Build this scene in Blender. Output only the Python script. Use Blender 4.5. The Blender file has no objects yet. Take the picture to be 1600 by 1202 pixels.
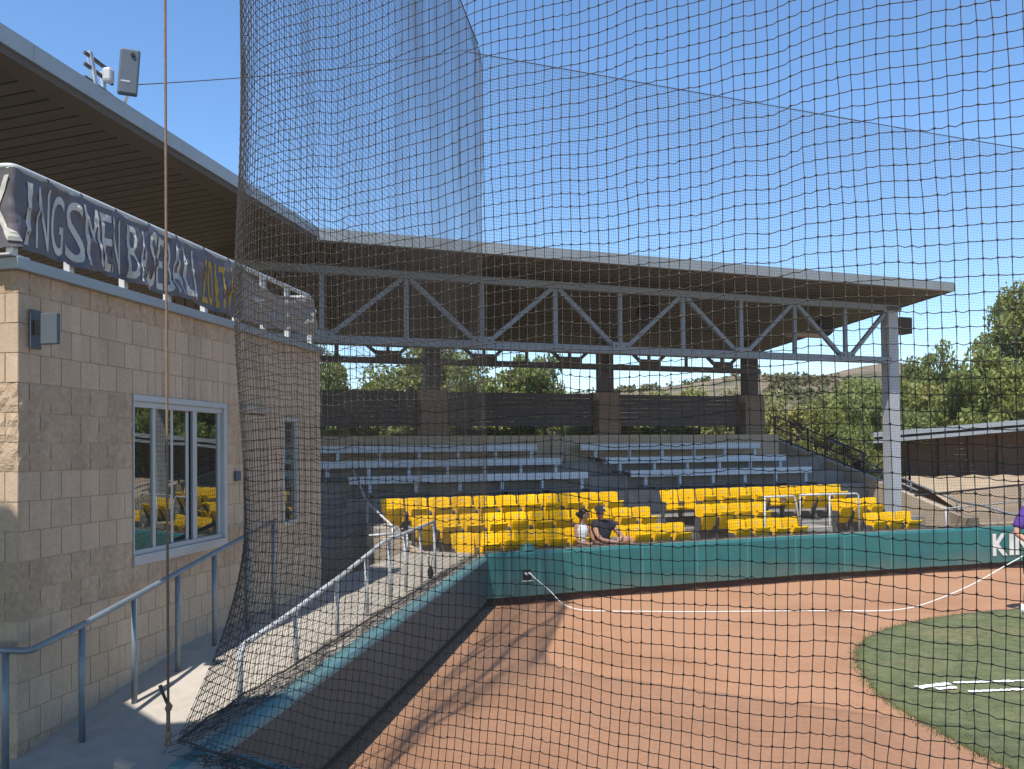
import bpy, bmesh, math, random
import numpy as np
from mathutils import Vector, Matrix, noise
random.seed(7); rng = np.random.default_rng(7)
SC = bpy.context.scene
COL = SC.collection
R = math.radians

# ------------------------------------------------------------------ camera, sky, sun, exposure
CAMZ = 2.65
cd_ = bpy.data.cameras.new('camera'); cam = bpy.data.objects.new('camera', cd_); COL.objects.link(cam)
cd_.sensor_width = 36.0; cd_.lens = 28.575; cd_.shift_y = 0.0482; cd_.clip_start = 0.05; cd_.clip_end = 3000
cam.matrix_world = Matrix.Translation((0, 0, CAMZ)) @ (Matrix.Rotation(math.pi/2 + R(1.1), 4, 'X') @ Matrix.Rotation(R(-.63), 4, 'Z'))
SC.camera = cam
SUN = Vector((.2262, .5371, -1.0)).normalized()          # direction the light travels
w = bpy.data.worlds.new('World'); SC.world = w; w.use_nodes = True
nt = w.node_tree; nt.nodes.clear()
sky = nt.nodes.new('ShaderNodeTexSky'); sky.sky_type = 'NISHITA'; sky.sun_disc = False
sky.sun_elevation = math.asin(-SUN.z); sky.sun_rotation = math.atan2(-SUN.x, -SUN.y) % (2*math.pi)
sky.altitude = 100; sky.air_density = 1.0; sky.dust_density = 0.0; sky.ozone_density = 3.6
bg = nt.nodes.new('ShaderNodeBackground'); bg.inputs['Strength'].default_value = 0.15
wo = nt.nodes.new('ShaderNodeOutputWorld')
hs = nt.nodes.new('ShaderNodeHueSaturation'); hs.inputs['Saturation'].default_value = 1.10
nt.links.new(sky.outputs[0], hs.inputs['Color']); nt.links.new(hs.outputs[0], bg.inputs[0]); nt.links.new(bg.outputs[0], wo.inputs[0])
sl = bpy.data.lights.new('sun', 'SUN'); sl.energy = 4.0; sl.angle = R(.53); sl.color = (1, .955, .88)
so = bpy.data.objects.new('sun', sl); COL.objects.link(so); so.rotation_euler = SUN.to_track_quat('-Z', 'Y').to_euler()
SC.view_settings.view_transform = 'Standard'; SC.view_settings.look = 'None'; SC.view_settings.gamma = 1
SC.view_settings.exposure = 0.63
SC.view_settings.use_curve_mapping = False
SC.render.engine = 'CYCLES'; SC.cycles.max_bounces = 6; SC.cycles.diffuse_bounces = 4; SC.cycles.use_denoising = True

# ------------------------------------------------------------------ frames of the place
PH = R(21.05); CS = np.array([math.cos(PH), math.sin(PH), 0]); CD = np.array([-math.sin(PH), math.cos(PH), 0]); C0 = np.array([-.43, 13.69, 0])
TB = math.atan(230/1270); BS = np.array([math.sin(TB), math.cos(TB), 0]); BN = np.array([math.cos(TB), -math.sin(TB), 0]); B0 = np.array([-3.346, 5.504, 0])
WB = np.array([.155, .988, 0]); WBN = np.array([.988, -.155, 0])          # the near wall's run and its field side
WC = np.array([-.43, 13.69, 0])                                             # its far corner
AS = np.array([.8653, -.5012, 0]); AN = np.array([.5012, .8653, 0]); P0 = np.array([-2.11, 4.99, 0])
ZA = np.array([0, 0, 1.])
def Cp(s, d, z): return C0 + s*CS + d*CD + z*ZA
def Bp(t, o, z): return B0 + t*BS + o*BN + z*ZA
def Wp(y, o, z): return WC + y*WB + o*WBN + z*ZA                            # y metres from far corner (negative: towards camera)
def Ap(u, o, z): return P0 + u*AS + o*AN + z*ZA

# ------------------------------------------------------------------ materials
MATS = {}
def mat(name, col, rough=.8, metal=0., var=.12, scale=5., bump=0., bscale=80., rnd=0., spec=.3, col2=None, amt2=.5, scale2=1.3, stretch=None, det=6., streak=0., dust=None):
    if name in MATS: return MATS[name]
    m = bpy.data.materials.new(name); m.use_nodes = True; n = m.node_tree; N = n.nodes; L = n.links
    b = N['Principled BSDF']; b.inputs['Roughness'].default_value = rough; b.inputs['Metallic'].default_value = metal
    b.inputs['Specular IOR Level'].default_value = spec
    tc = N.new('ShaderNodeTexCoord'); vec = tc.outputs['Object']
    if rnd or stretch:
        mp = N.new('ShaderNodeMapping'); L.new(vec, mp.inputs[0]); vec = mp.outputs[0]
        if stretch: mp.inputs['Scale'].default_value = stretch
        if rnd:
            oi = N.new('ShaderNodeObjectInfo'); mu = N.new('ShaderNodeMath'); mu.operation = 'MULTIPLY'; mu.inputs[1].default_value = 37.
            L.new(oi.outputs['Random'], mu.inputs[0]); L.new(mu.outputs[0], mp.inputs['Location'])
    nz = N.new('ShaderNodeTexNoise'); nz.inputs['Scale'].default_value = scale; nz.inputs['Detail'].default_value = det; nz.inputs['Roughness'].default_value = .65
    L.new(vec, nz.inputs['Vector'])
    mr = N.new('ShaderNodeMapRange'); mr.inputs[1].default_value = .3; mr.inputs[2].default_value = .7; mr.inputs[3].default_value = 1-var; mr.inputs[4].default_value = 1+var
    L.new(nz.outputs['Fac'], mr.inputs[0])
    fac = mr.outputs[0]
    if rnd:
        r2 = N.new('ShaderNodeMapRange'); r2.inputs[3].default_value = 1-rnd; r2.inputs[4].default_value = 1+rnd; L.new(oi.outputs['Random'], r2.inputs[0])
        mm = N.new('ShaderNodeMath'); mm.operation = 'MULTIPLY'; L.new(fac, mm.inputs[0]); L.new(r2.outputs[0], mm.inputs[1]); fac = mm.outputs[0]
    vm = N.new('ShaderNodeVectorMath'); vm.operation = 'SCALE'; L.new(fac, vm.inputs['Scale'])
    if col2:
        n2 = N.new('ShaderNodeTexNoise'); n2.inputs['Scale'].default_value = scale2; n2.inputs['Detail'].default_value = 5; L.new(vec, n2.inputs['Vector'])
        m2 = N.new('ShaderNodeMapRange'); m2.inputs[1].default_value = .48; m2.inputs[2].default_value = .68; m2.inputs[4].default_value = amt2; L.new(n2.outputs['Fac'], m2.inputs[0])
        mx = N.new('ShaderNodeMix'); mx.data_type = 'RGBA'; mx.inputs[6].default_value = (*col, 1); mx.inputs[7].default_value = (*col2, 1)
        L.new(m2.outputs[0], mx.inputs[0]); L.new(mx.outputs[2], vm.inputs[0])
    else:
        vm.inputs[0].default_value = col
    out = vm.outputs[0]
    if streak:
        ge = N.new('ShaderNodeNewGeometry'); mp3 = N.new('ShaderNodeMapping'); mp3.inputs['Scale'].default_value = (2.6, 2.6, .35); L.new(ge.outputs['Position'], mp3.inputs[0])
        n3 = N.new('ShaderNodeTexNoise'); n3.inputs['Scale'].default_value = 1.3; n3.inputs['Detail'].default_value = 8; n3.inputs['Roughness'].default_value = .7; L.new(mp3.outputs[0], n3.inputs['Vector'])
        m3 = N.new('ShaderNodeMapRange'); m3.inputs[1].default_value = .35; m3.inputs[2].default_value = .68; m3.inputs[3].default_value = 1-streak; m3.inputs[4].default_value = 1+streak*.6; L.new(n3.outputs['Fac'], m3.inputs[0])
        v3 = N.new('ShaderNodeVectorMath'); v3.operation = 'SCALE'; L.new(out, v3.inputs[0]); L.new(m3.outputs[0], v3.inputs['Scale']); out = v3.outputs[0]
    if dust:
        ge = N.new('ShaderNodeNewGeometry'); sx = N.new('ShaderNodeSeparateXYZ'); L.new(ge.outputs['Position'], sx.inputs[0])
        n4 = N.new('ShaderNodeTexNoise'); n4.inputs['Scale'].default_value = 1.7; n4.inputs['Detail'].default_value = 8; L.new(ge.outputs['Position'], n4.inputs['Vector'])
        ad = N.new('ShaderNodeMath'); ad.operation = 'MULTIPLY_ADD'; ad.inputs[1].default_value = -1.15; L.new(sx.outputs['Z'], ad.inputs[0]); L.new(n4.outputs['Fac'], ad.inputs[2])
        m4 = N.new('ShaderNodeMapRange'); m4.inputs[1].default_value = -.05; m4.inputs[2].default_value = .42; m4.inputs[4].default_value = .45; L.new(ad.outputs[0], m4.inputs[0])
        x4 = N.new('ShaderNodeMix'); x4.data_type = 'RGBA'; x4.inputs[7].default_value = (*dust, 1); L.new(m4.outputs[0], x4.inputs[0]); L.new(out, x4.inputs[6]); out = x4.outputs[2]
    L.new(out, b.inputs['Base Color'])
    if bump:
        nb = N.new('ShaderNodeTexNoise'); nb.inputs['Scale'].default_value = bscale; nb.inputs['Detail'].default_value = 4; L.new(vec, nb.inputs['Vector'])
        bp = N.new('ShaderNodeBump'); bp.inputs['Strength'].default_value = 1; bp.inputs['Distance'].default_value = bump; L.new(nb.outputs['Fac'], bp.inputs['Height']); L.new(bp.outputs[0], b.inputs['Normal'])
    MATS[name] = m; return m
mat('block', (.575, .432, .308), .92, var=.10, scale=30, bump=.004, bscale=130, rnd=.06, streak=.14, col2=(.46, .35, .262), amt2=.35, scale2=2)
mat('block_split', (.52, .383, .266), .95, streak=.16, var=.16, scale=22, bump=.008, bscale=60, rnd=.07, col2=(.43, .31, .215), amt2=.4, scale2=3)
mat('mortar', (.47, .355, .255), .95, var=.15, scale=12, bump=.003)
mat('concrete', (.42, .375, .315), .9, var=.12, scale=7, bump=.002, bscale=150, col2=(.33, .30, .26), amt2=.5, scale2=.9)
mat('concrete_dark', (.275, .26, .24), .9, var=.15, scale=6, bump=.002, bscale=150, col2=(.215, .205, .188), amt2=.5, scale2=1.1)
mat('concrete_cream', (.50, .395, .29), .92, var=.08, scale=8, bump=.002, bscale=160, col2=(.47, .37, .27), amt2=.4)
mat('pipe', (.235, .27, .295), .45, .35, var=.12, scale=9, bump=.0006, bscale=60, col2=(.18, .20, .22), amt2=.4, scale2=5)
mat('white_pipe', (.56, .58, .585), .45, .1, var=.08, scale=9, col2=(.5, .5, .48), amt2=.4, scale2=6)
mat('black_steel', (.02, .021, .024), .5, .2, var=.15)
mat('steel_grey', (.25, .275, .295), .5, .15, var=.07, scale=4, col2=(.21, .23, .245), amt2=.4, scale2=1.5)
mat('column_paint', (.44, .455, .47), .5, .05, var=.06, scale=4, col2=(.38, .39, .40), amt2=.4, scale2=1.5)
mat('pier', (.25, .185, .138), .95, var=.16, scale=12, bump=.006, bscale=60, rnd=.1)
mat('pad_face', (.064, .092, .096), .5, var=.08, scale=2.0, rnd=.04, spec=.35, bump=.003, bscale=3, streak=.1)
mat('steel_dark', (.10, .085, .08), .6, .2, var=.12)
mat('fascia', (.35, .37, .38), .42, .35, var=.06, scale=2, col2=(.30, .32, .335), amt2=.5, scale2=.8)
mat('lip', (.12, .098, .078), .7, var=.1)
mat('soffit', (.105, .088, .069), .62, var=.10, scale=3, rnd=.07, bump=.0008, bscale=20)
mat('roof_dark', (.03, .027, .024), .9)
mat('alu', (.66, .72, .79), .5, .0, var=.07, scale=3, rnd=.04, stretch=(.3, 3, 3), spec=.4)
mat('seat', (.93, .535, .004), .5, var=.05, scale=3, rnd=.07, spec=.15, col2=(.90, .47, .004), amt2=.5, scale2=2)
mat('seat_metal', (.13, .135, .14), .55, .2, var=.15)
mat('plate', (.50, .50, .48), .5)
mat('pad', (.026, .125, .122), .46, dust=(.16, .165, .13), streak=.12, var=.06, scale=2.5, rnd=.06, spec=.4, bump=.003, bscale=3, col2=(.045, .14, .132), amt2=.45, scale2=1.2)
mat('pad_seam', (.09, .24, .225), .6)
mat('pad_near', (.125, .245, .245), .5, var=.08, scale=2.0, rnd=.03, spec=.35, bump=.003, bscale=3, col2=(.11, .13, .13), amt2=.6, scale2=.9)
mat('kick', (.075, .05, .038), .95, var=.2, scale=8)
mat('dirt', (.385, .206, .117), .97, var=.10, scale=14, bump=.012, bscale=38, col2=(.30, .152, .080), amt2=.75, scale2=.55, det=10)
mat('turf', (.122, .138, .062), .95, streak=.18, var=.26, scale=7, bump=.01, bscale=70, col2=(.19, .165, .085), amt2=.7, scale2=1.1)
mat('blade', (.135, .152, .066), .7, var=.25, scale=3, col2=(.20, .175, .09), amt2=.7, scale2=1.0)
mat('chalk', (.80, .80, .77), .95, var=.1, scale=30, bump=.004, bscale=60)
mat('earth', (.27, .21, .14), .97, var=.15, scale=.8, bump=.02, bscale=4, col2=(.23, .20, .12), amt2=.6, scale2=.07)
mat('gravel', (.40, .30, .20), .97, var=.25, scale=16, bump=.03, bscale=14, col2=(.31, .23, .155), amt2=.5, scale2=.9)
mat('net', (.082, .072, .062), .75, var=.15, scale=20, spec=.3)
mat('rope', (.24, .165, .115), .9, var=.2, scale=40, bump=.002, bscale=200)
mat('banner', (.125, .112, .128), .42, var=.15, scale=5, spec=.5, col2=(.18, .16, .185), amt2=.6, scale2=2.2)
mat('banner_back', (.32, .275, .24), .7, var=.1, scale=5)
mat('ink_white', (.60, .585, .53), .5, var=.12, scale=5, col2=(.40, .385, .36), amt2=.6, scale2=4)
mat('ink_gold', (.50, .32, .045), .55, var=.12, scale=5)
mat('alum_frame', (.50, .515, .53), .4, .4, var=.05, scale=3)
mat('box_grey', (.10, .118, .138), .5, .1, var=.06, scale=3)
mat('dark_plastic', (.02, .02, .022), .5)
mat('brown_box', (.045, .032, .026), .6, var=.1)
mat('screen', (.105, .092, .094), .9, var=.2, scale=3, stretch=(1, 1, 6))
mat('brown_wall', (.125, .080, .066), .85, var=.15, scale=4, stretch=(1, 1, 9))
mat('bark', (.12, .085, .06), .95, var=.25, scale=12, bump=.01, bscale=30)
for i, c in enumerate([(.25, .28, .085), (.20, .235, .078), (.29, .295, .105), (.25, .24, .115)]):
    lm = mat('leaf%d' % i, c, .6, var=.40, scale=1.6, col2=(c[0]*1.5, c[1]*1.25, c[2]*.9), amt2=.7, scale2=.9, spec=.35, det=9)
    N_ = lm.node_tree.nodes; L_ = lm.node_tree.links; b_ = N_['Principled BSDF']; tl = N_.new('ShaderNodeBsdfTranslucent'); ms = N_.new('ShaderNodeMixShader'); ms.inputs[0].default_value = .35
    L_.new(b_.inputs['Base Color'].links[0].from_socket, tl.inputs['Color']); L_.new(b_.outputs[0], ms.inputs[1]); L_.new(tl.outputs[0], ms.inputs[2]); L_.new(ms.outputs[0], N_['Material Output'].inputs[0])
mat('hill', (.21, .165, .11), .97, var=.35, scale=.25, bump=.8, bscale=.3, col2=(.085, .092, .045), amt2=.95, scale2=.085, det=12)
mat('scrub', (.13, .125, .065), .95, var=.35, scale=.4)
mat('hose', (.76, .76, .70), .5)
mat('skin_tan', (.36, .19, .125), .55, var=.06)
mat('skin_fair', (.50, .27, .19), .55, var=.06)
mat('hair', (.010, .008, .008), .45, var=.2, scale=40, stretch=(1, 1, .2))
mat('white_cloth', (.74, .74, .73), .85, var=.05, bump=.002, bscale=30)
mat('navy_cloth', (.030, .030, .046), .85, var=.12, bump=.002, bscale=30)
mat('grey_cloth', (.16, .165, .18), .85, var=.12)
mat('purple_cloth', (.095, .045, .235), .8, var=.08, bump=.003, bscale=14)
mat('black_cloth', (.012, .012, .014), .85, var=.2, bump=.004, bscale=18)
mat('tarp', (.012, .014, .018), .45, var=.2, bump=.01, bscale=10)
mat('interior', (.02, .022, .02), .9)
def glass_mat():
    m = bpy.data.materials.new('tinted_glass'); m.use_nodes = True; N = m.node_tree.nodes; L = m.node_tree.links
    b = N['Principled BSDF']; b.inputs['Base Color'].default_value = (.012, .018, .016, 1); b.inputs['Roughness'].default_value = .012
    b.inputs['IOR'].default_value = 1.52; b.inputs['Specular IOR Level'].default_value = .5
    g = N.new('ShaderNodeBsdfGlossy'); g.inputs['Color'].default_value = (.62, .66, .64, 1); g.inputs['Roughness'].default_value = .01
    mx = N.new('ShaderNodeMixShader'); mx.inputs[0].default_value = .50
    L.new(b.outputs[0], mx.inputs[1]); L.new(g.outputs[0], mx.inputs[2]); L.new(mx.outputs[0], N['Material Output'].inputs[0])
    # panes are slightly bowed, so the reflection ripples
    tc = N.new('ShaderNodeTexCoord'); nz = N.new('ShaderNodeTexNoise'); nz.inputs['Scale'].default_value = 1.6; nz.inputs['Detail'].default_value = 0; L.new(tc.outputs['Object'], nz.inputs['Vector'])
    bp = N.new('ShaderNodeBump'); bp.inputs['Distance'].default_value = .0016; L.new(nz.outputs['Fac'], bp.inputs['Height']); L.new(bp.outputs[0], g.inputs['Normal'])
    MATS['glass'] = m
glass_mat()

# ------------------------------------------------------------------ mesh helpers
class MB:
    def __init__(s): s.v = []; s.f = []
    def add(s, V, F):
        o = len(s.v); s.v.extend([tuple(map(float, p)) for p in V]); s.f.extend([tuple(i+o for i in f) for f in F]); return s
    def hexa(s, P): return s.add(P, [(0, 3, 2, 1), (4, 5, 6, 7), (0, 1, 5, 4), (1, 2, 6, 5), (2, 3, 7, 6), (3, 0, 4, 7)])
    def box(s, x0, x1, y0, y1, z0, z1, fr=None):
        P = [(x0, y0, z0), (x1, y0, z0), (x1, y1, z0), (x0, y1, z0), (x0, y0, z1), (x1, y0, z1), (x1, y1, z1), (x0, y1, z1)]
        if fr: P = [fr(*p) for p in P]
        return s.hexa(P)
    def bar(s, a, b, w, h, up=(0, 0, 1)):          # rectangular bar from a to b; h along up
        a = Vector(a); b = Vector(b); d = (b-a).normalized(); u = Vector(up); u = (u - d*u.dot(d)).normalized(); r = d.cross(u)
        P = [a-r*w/2-u*h/2, a+r*w/2-u*h/2, a+r*w/2+u*h/2, a-r*w/2+u*h/2]; Q = [p+(b-a) for p in P]
        return s.add(P+Q, [(0, 1, 2, 3), (4, 7, 6, 5), (0, 4, 5, 1), (1, 5, 6, 2), (2, 6, 7, 3), (3, 7, 4, 0)])
    def tube(s, pts, r, n=8, cap=True):
        pts = [Vector(p) for p in pts]; m = len(pts); V = []; rr = r if hasattr(r, '__len__') else [r]*m
        pu = None
        for i, p in enumerate(pts):
            d = (pts[min(i+1, m-1)]-pts[max(i-1, 0)]).normalized()
            if pu is None: pu = Vector((0, 0, 1)) if abs(d.z) < .9 else Vector((0, 1, 0))
            u = (pu - d*pu.dot(d)).normalized(); pu = u; v = d.cross(u)
            for k in range(n):
                a = 2*math.pi*k/n; V.append(p + (u*math.cos(a)+v*math.sin(a))*rr[i])
        F = [(i*n+k, i*n+(k+1) % n, (i+1)*n+(k+1) % n, (i+1)*n+k) for i in range(m-1) for k in range(n)]
        if cap: F += [tuple(range(n))[::-1], tuple(range((m-1)*n, m*n))]
        return s.add(V, F)
    def prism(s, poly, vec):
        n = len(poly); P = [np.array(p, float) for p in poly]; Q = [p+np.array(vec) for p in P]
        return s.add(P+Q, [tuple(range(n))[::-1], tuple(range(n, 2*n))] + [(i, (i+1) % n, n+(i+1) % n, n+i) for i in range(n)])
    def sheet(s, G):                                   # grid of points
        n = len(G); m = len(G[0])
        return s.add([p for row in G for p in row], [(i*m+j, i*m+j+1, (i+1)*m+j+1, (i+1)*m+j) for i in range(n-1) for j in range(m-1)])
    def mesh(s, name, base=(0, 0, 0)):
        me = bpy.data.meshes.new(name); b = base
        me.from_pydata([(p[0]-b[0], p[1]-b[1], p[2]-b[2]) for p in s.v], [], s.f); me.update()
        return me
def base_of(o):
    b = Vector((0, 0, 0))
    while o: b += o.location; o = o.parent
    return b
def fix_normals(me):
    bm = bmesh.new(); bm.from_mesh(me); bmesh.ops.recalc_face_normals(bm, faces=bm.faces); bm.to_mesh(me); bm.free()
def obj(name, mb, m, parent=None, smooth=False, bevel=0, kind=None, loc=None):
    """one mesh object; world coordinates in, stored relative to the thing's base"""
    b = base_of(parent) if parent else Vector(loc or (0, 0, 0))
    me = mb.mesh(name, b) if isinstance(mb, MB) else mb
    if isinstance(mb, MB): fix_normals(me)
    me.materials.append(MATS[m])
    o = bpy.data.objects.new(name, me); COL.objects.link(o)
    if parent: o.parent = parent
    elif loc: o.location = loc
    if smooth:
        for p in me.polygons: p.use_smooth = True
    if bevel:
        md = o.modifiers.new('bevel', 'BEVEL'); md.width = bevel; md.segments = 2; md.limit_method = 'ANGLE'; md.angle_limit = R(40)
    if kind: o['kind'] = kind
    return o
def tag(o, label, cat=None, group=None, kind=None):
    if label: o['label'] = label
    if cat: o['category'] = cat
    if group: o['group'] = group
    if kind: o['kind'] = kind
    return o
def thing(name, label, cat, loc, group=None):
    o = bpy.data.objects.new(name, None); COL.objects.link(o); o.location = loc; o.empty_display_size = .1
    return tag(o, label, cat, group)
def copy_tree(o, parent=None):
    c = o.copy(); COL.objects.link(c); c.parent = parent
    for ch in o.children: copy_tree(ch, c)
    return c
def rounded(path, r=.06, n=4):
    path = [Vector(p) for p in path]; out = [path[0]]
    for i in range(1, len(path)-1):
        a, b, c = path[i-1], path[i], path[i+1]; d1 = (a-b); d2 = (c-b); k = min(r, d1.length*.45, d2.length*.45)
        s = b+d1.normalized()*k; e = b+d2.normalized()*k
        for j in range(n+1):
            t = j/n; out.append(s*(1-t)**2 + b*2*t*(1-t) + e*t*t)
    out.append(path[-1]); return out
def fbm(x, y, z=0., o=4): return noise.fractal(Vector((x, y, z)), 1.0, 2.0, o)

# ------------------------------------------------------------------ ground, field
g = MB()
gx = [-1500, -300, -120, -60, -30, -12, 0, 12, 24, 40, 60, 100, 200, 400, 1500]; gy = [-400, -100, -30, -10, 0, 10, 20, 30, 50, 80, 130, 250, 600, 2500]
g.sheet([[(x, y, -.03) for x in gx] for y in gy])
tag(obj('ground', g, 'earth'), None, kind='structure')
g = MB(); nx, ny = 90, 70
def dz(x, y): return .004 + .010*fbm(x*.9, y*.9, 2.) + .004*fbm(x*5, y*5, 5.)
g.sheet([[(x, y, dz(x, y)) for x in np.linspace(-2.2, 19, nx)] for y in np.linspace(2.4, 21.5, ny)])
tag(obj('infield_dirt', g, 'dirt', smooth=True), None, kind='structure')
# turf circle: fitted edge
TC = np.array([8.60, 8.02]); TR = 4.75
def turf_edge(a):
    r = TR*(1+.008*math.sin(5*a+1)+.005*fbm(math.cos(a)*6, math.sin(a)*6)+.005*fbm(math.cos(a)*30, math.sin(a)*30)); return TC[0]+r*math.cos(a)*(1.0 if math.cos(a) < 0 else 1.0), TC[1]+r*1.05*math.sin(a)
g = MB(); rings = []
for k, rr in enumerate([0, .25, .5, .75, .9, .97, 1.0, 1.004]):
    rings.append([(TC[0]+(turf_edge(a)[0]-TC[0])*rr, TC[1]+(turf_edge(a)[1]-TC[1])*rr, (.03+.006*fbm(8*a, rr*5) if k < 7 else -.01)) for a in np.linspace(0, 2*math.pi, 721)])
g.sheet(rings)
turf = tag(obj('turf_circle', g, 'turf', smooth=True), None, kind='structure')
def in_turf(x, y):
    a = math.atan2((y-TC[1])/1.05, x-TC[0]); ex, ey = turf_edge(a); return math.hypot((x-TC[0]), (y-TC[1])) < math.hypot(ex-TC[0], ey-TC[1])*1.003
V = []; F = []
for i in range(34000):
    x = random.uniform(3.2, 9.3); y = random.uniform(5.6, 13.2)
    if x > y*.66+.4 or not in_turf(x, y): continue
    h = random.uniform(.006, .018)*(1.0+.5*fbm(x*1.5, y*1.5)); a = random.uniform(0, 6.28); b = random.uniform(-.02, .02); c = random.uniform(-.02, .02); q = .0042
    k = len(V); V += [(x-q*math.cos(a), y-q*math.sin(a), .025), (x+q*math.cos(a), y+q*math.sin(a), .025), (x+b, y+c, .03+h)]; F.append((k, k+1, k+2))
for i in range(9000):
    a = random.uniform(1.9, 4.3); ex, ey = turf_edge(a); k_ = 1+random.gauss(-.004, .012); x = TC[0]+(ex-TC[0])*k_; y = TC[1]+(ey-TC[1])*k_
    h = random.uniform(.012, .035); b = random.uniform(-.03, .03); c = random.uniform(-.03, .03); q = .005; g_a = random.uniform(0, 6.28)
    k = len(V); V += [(x-q*math.cos(g_a), y-q*math.sin(g_a), .0), (x+q*math.cos(g_a), y+q*math.sin(g_a), .0), (x+b, y+c, .012+h)]; F.append((k, k+1, k+2))
me = bpy.data.meshes.new('grass_blades'); me.from_pydata(V, [], F)
tag(obj('grass_blades', me, 'blade'), 'short green grass blades of the turf circle', 'grass', kind='stuff')
V = []; F = []
for i in range(7000):
    y = 5.2+8.6*random.random()**1.3; x = random.uniform(-1.4, .62*y+.3)
    if x < WC[0]+(y-WC[1])*.157+.1 or in_turf(x, y) or (np.array([x, y, 0])-C0)@CD > -.15: continue
    q = random.uniform(.003, .009); k = len(V); V += [(x+q*math.cos(t)*random.uniform(.6, 1.4), y+q*math.sin(t)*random.uniform(.6, 1.4), dz(x, y)-.002) for t in (0, 2.1, 4.2)]+[(x, y, dz(x, y)+q*.9)]
    F += [(k, k+1, k+3), (k+1, k+2, k+3), (k+2, k, k+3)]
me = bpy.data.meshes.new('dirt_clods'); me.from_pydata(V, [], F)
tag(obj('dirt_clods', me, 'dirt'), 'loose grit and small clods scattered over the dirt', 'grit', kind='stuff')
def chalk(p, q, wd, name='chalk_line'):
    p = np.array(p); q = np.array(q); d = (q-p)/np.linalg.norm(q-p); n = np.array([-d[1], d[0]]); m = MB(); G = []
    for t in np.linspace(0, 1, 90):
        c = p+(q-p)*t; wv = wd*max(.12, .85+.5*fbm(t*9, p[0]*3)+.7*fbm(t*41, p[0]*3)) ; e = .15 if t in (0, 1) else 1
        G.append([(*(c-n*wv*e), .046), (*(c+.2*n*fbm(t*4, 3)*wd), .052), (*(c+n*wv*e), .046)])
    m.sheet(G); return obj(name, m, 'chalk', turf)
chalk((4.33, 8.79), (4.74, 8.93), .05); chalk((4.80, 8.955), (5.9, 9.02), .032); chalk((4.78, 8.63), (5.75, 8.725), .032); chalk((4.5, 8.73), (4.74, 8.79), .035)

# ------------------------------------------------------------------ walkway and concourse behind the near wall
def zl(t):
    if t < -1.2: return .42
    if t < 2.0: return .42+(t+1.2)*.157
    return .92
w_ = MB(); G = []
for t in list(np.arange(-5.0, 8.9, .25)):
    z = zl(t); L_ = Bp(t, -.05, z); y = (t*BS+B0)[1]
    yy = (y-WC[1])/WB[1]; Rr = Wp(yy, -.34, min(z, .86)) if y > 4.9 else (P0 + np.array([.16*(4.9-y)/4.9*0, 0, 0]) + (y-4.99)*np.array([.155, 1, 0])*1.0 + ZA*min(z, .86))
    G.append([L_*(1-k/5)+Rr*(k/5) for k in range(6)])
w_.sheet(G)
tag(obj('walkway', w_, 'concrete'), None, kind='structure')
c_ = MB(); c_.sheet([[Ap(u, o, .41) for o in (-9, -4, -1.5, -.32)] for u in (-3.0, .0, 2, 5, 8, 11)])
tag(obj('concourse', c_, 'concrete'), None, kind='structure')

# ------------------------------------------------------------------ hills and trees
hill_px = [(-260, 20), (-120, 21), (-60, 22), (-20, 23.5), (14, 25.1), (38, 26.9), (62, 28.6), (85, 31.9), (102, 32.4), (121, 31.5), (142, 35.8), (152, 37), (164, 33.9), (180, 29), (200, 26), (260, 23), (420, 18)]
hx = np.array([p[0] for p in hill_px]); hz = np.array([p[1] for p in hill_px])
def hillz(x, v):
    top = np.interp(x, hx, hz); y = 120+v*200
    return top*(v**1.35 if v < .9 else .9**1.35+(v-.9)*1.28) + (4*fbm(x*.02, y*.02)+1.4*fbm(x*.09, y*.09)+.7*fbm(x*.3, y*.3))*min(1, v*2)*(1.15-v) - 1.0
m = MB(); G = []
for j, v in enumerate(np.linspace(0, 1, 60)):
    row = []
    for x in np.linspace(-120, 300, 210):
        y = 120+v*200; row.append((x*(y/320), y, hillz(x, v)))
    G.append(row)
m.sheet(G)
tag(obj('hill', m, 'hill', smooth=True), None, kind='structure')
def blob_leaves(c, rad, n, size, V, F, flat=.8):
    for i in range(n):
        d = rng.normal(size=3); d /= np.linalg.norm(d); r = rad*(rng.random()**.45)
        p = np.array(c) + d*r*np.array([1, 1, flat]); u = rng.normal(size=3); u /= np.linalg.norm(u); v = np.cross(u, rng.normal(size=3)); v /= np.linalg.norm(v)
        s = size*rng.uniform(.6, 1.3); k = len(V); V += [p-u*s, p+v*s*.55, p+u*s, p-v*s*.55]; F.append((k, k+1, k+2, k+3))
V = []; F = []
for i in range(3000):
    v = 1-rng.random()**1.5*.8; x = rng.uniform(-20, 215); y = 120+v*200; zz = hillz(x, v)-1.0
    if fbm(x*.03, v*6, 7.) < -.05+.5*rng.random(): continue
    blob_leaves((x*(y/320), y, zz+1.6), rng.uniform(1.0, 2.8), 14, .8, V, F, .7)
me = bpy.data.meshes.new('hillside_scrub'); me.from_pydata([tuple(p) for p in V], [], F)
tag(obj('hillside_scrub', me, 'scrub'), 'grey green scrub dotted over the dry hillside', 'scrub', kind='stuff')

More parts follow.
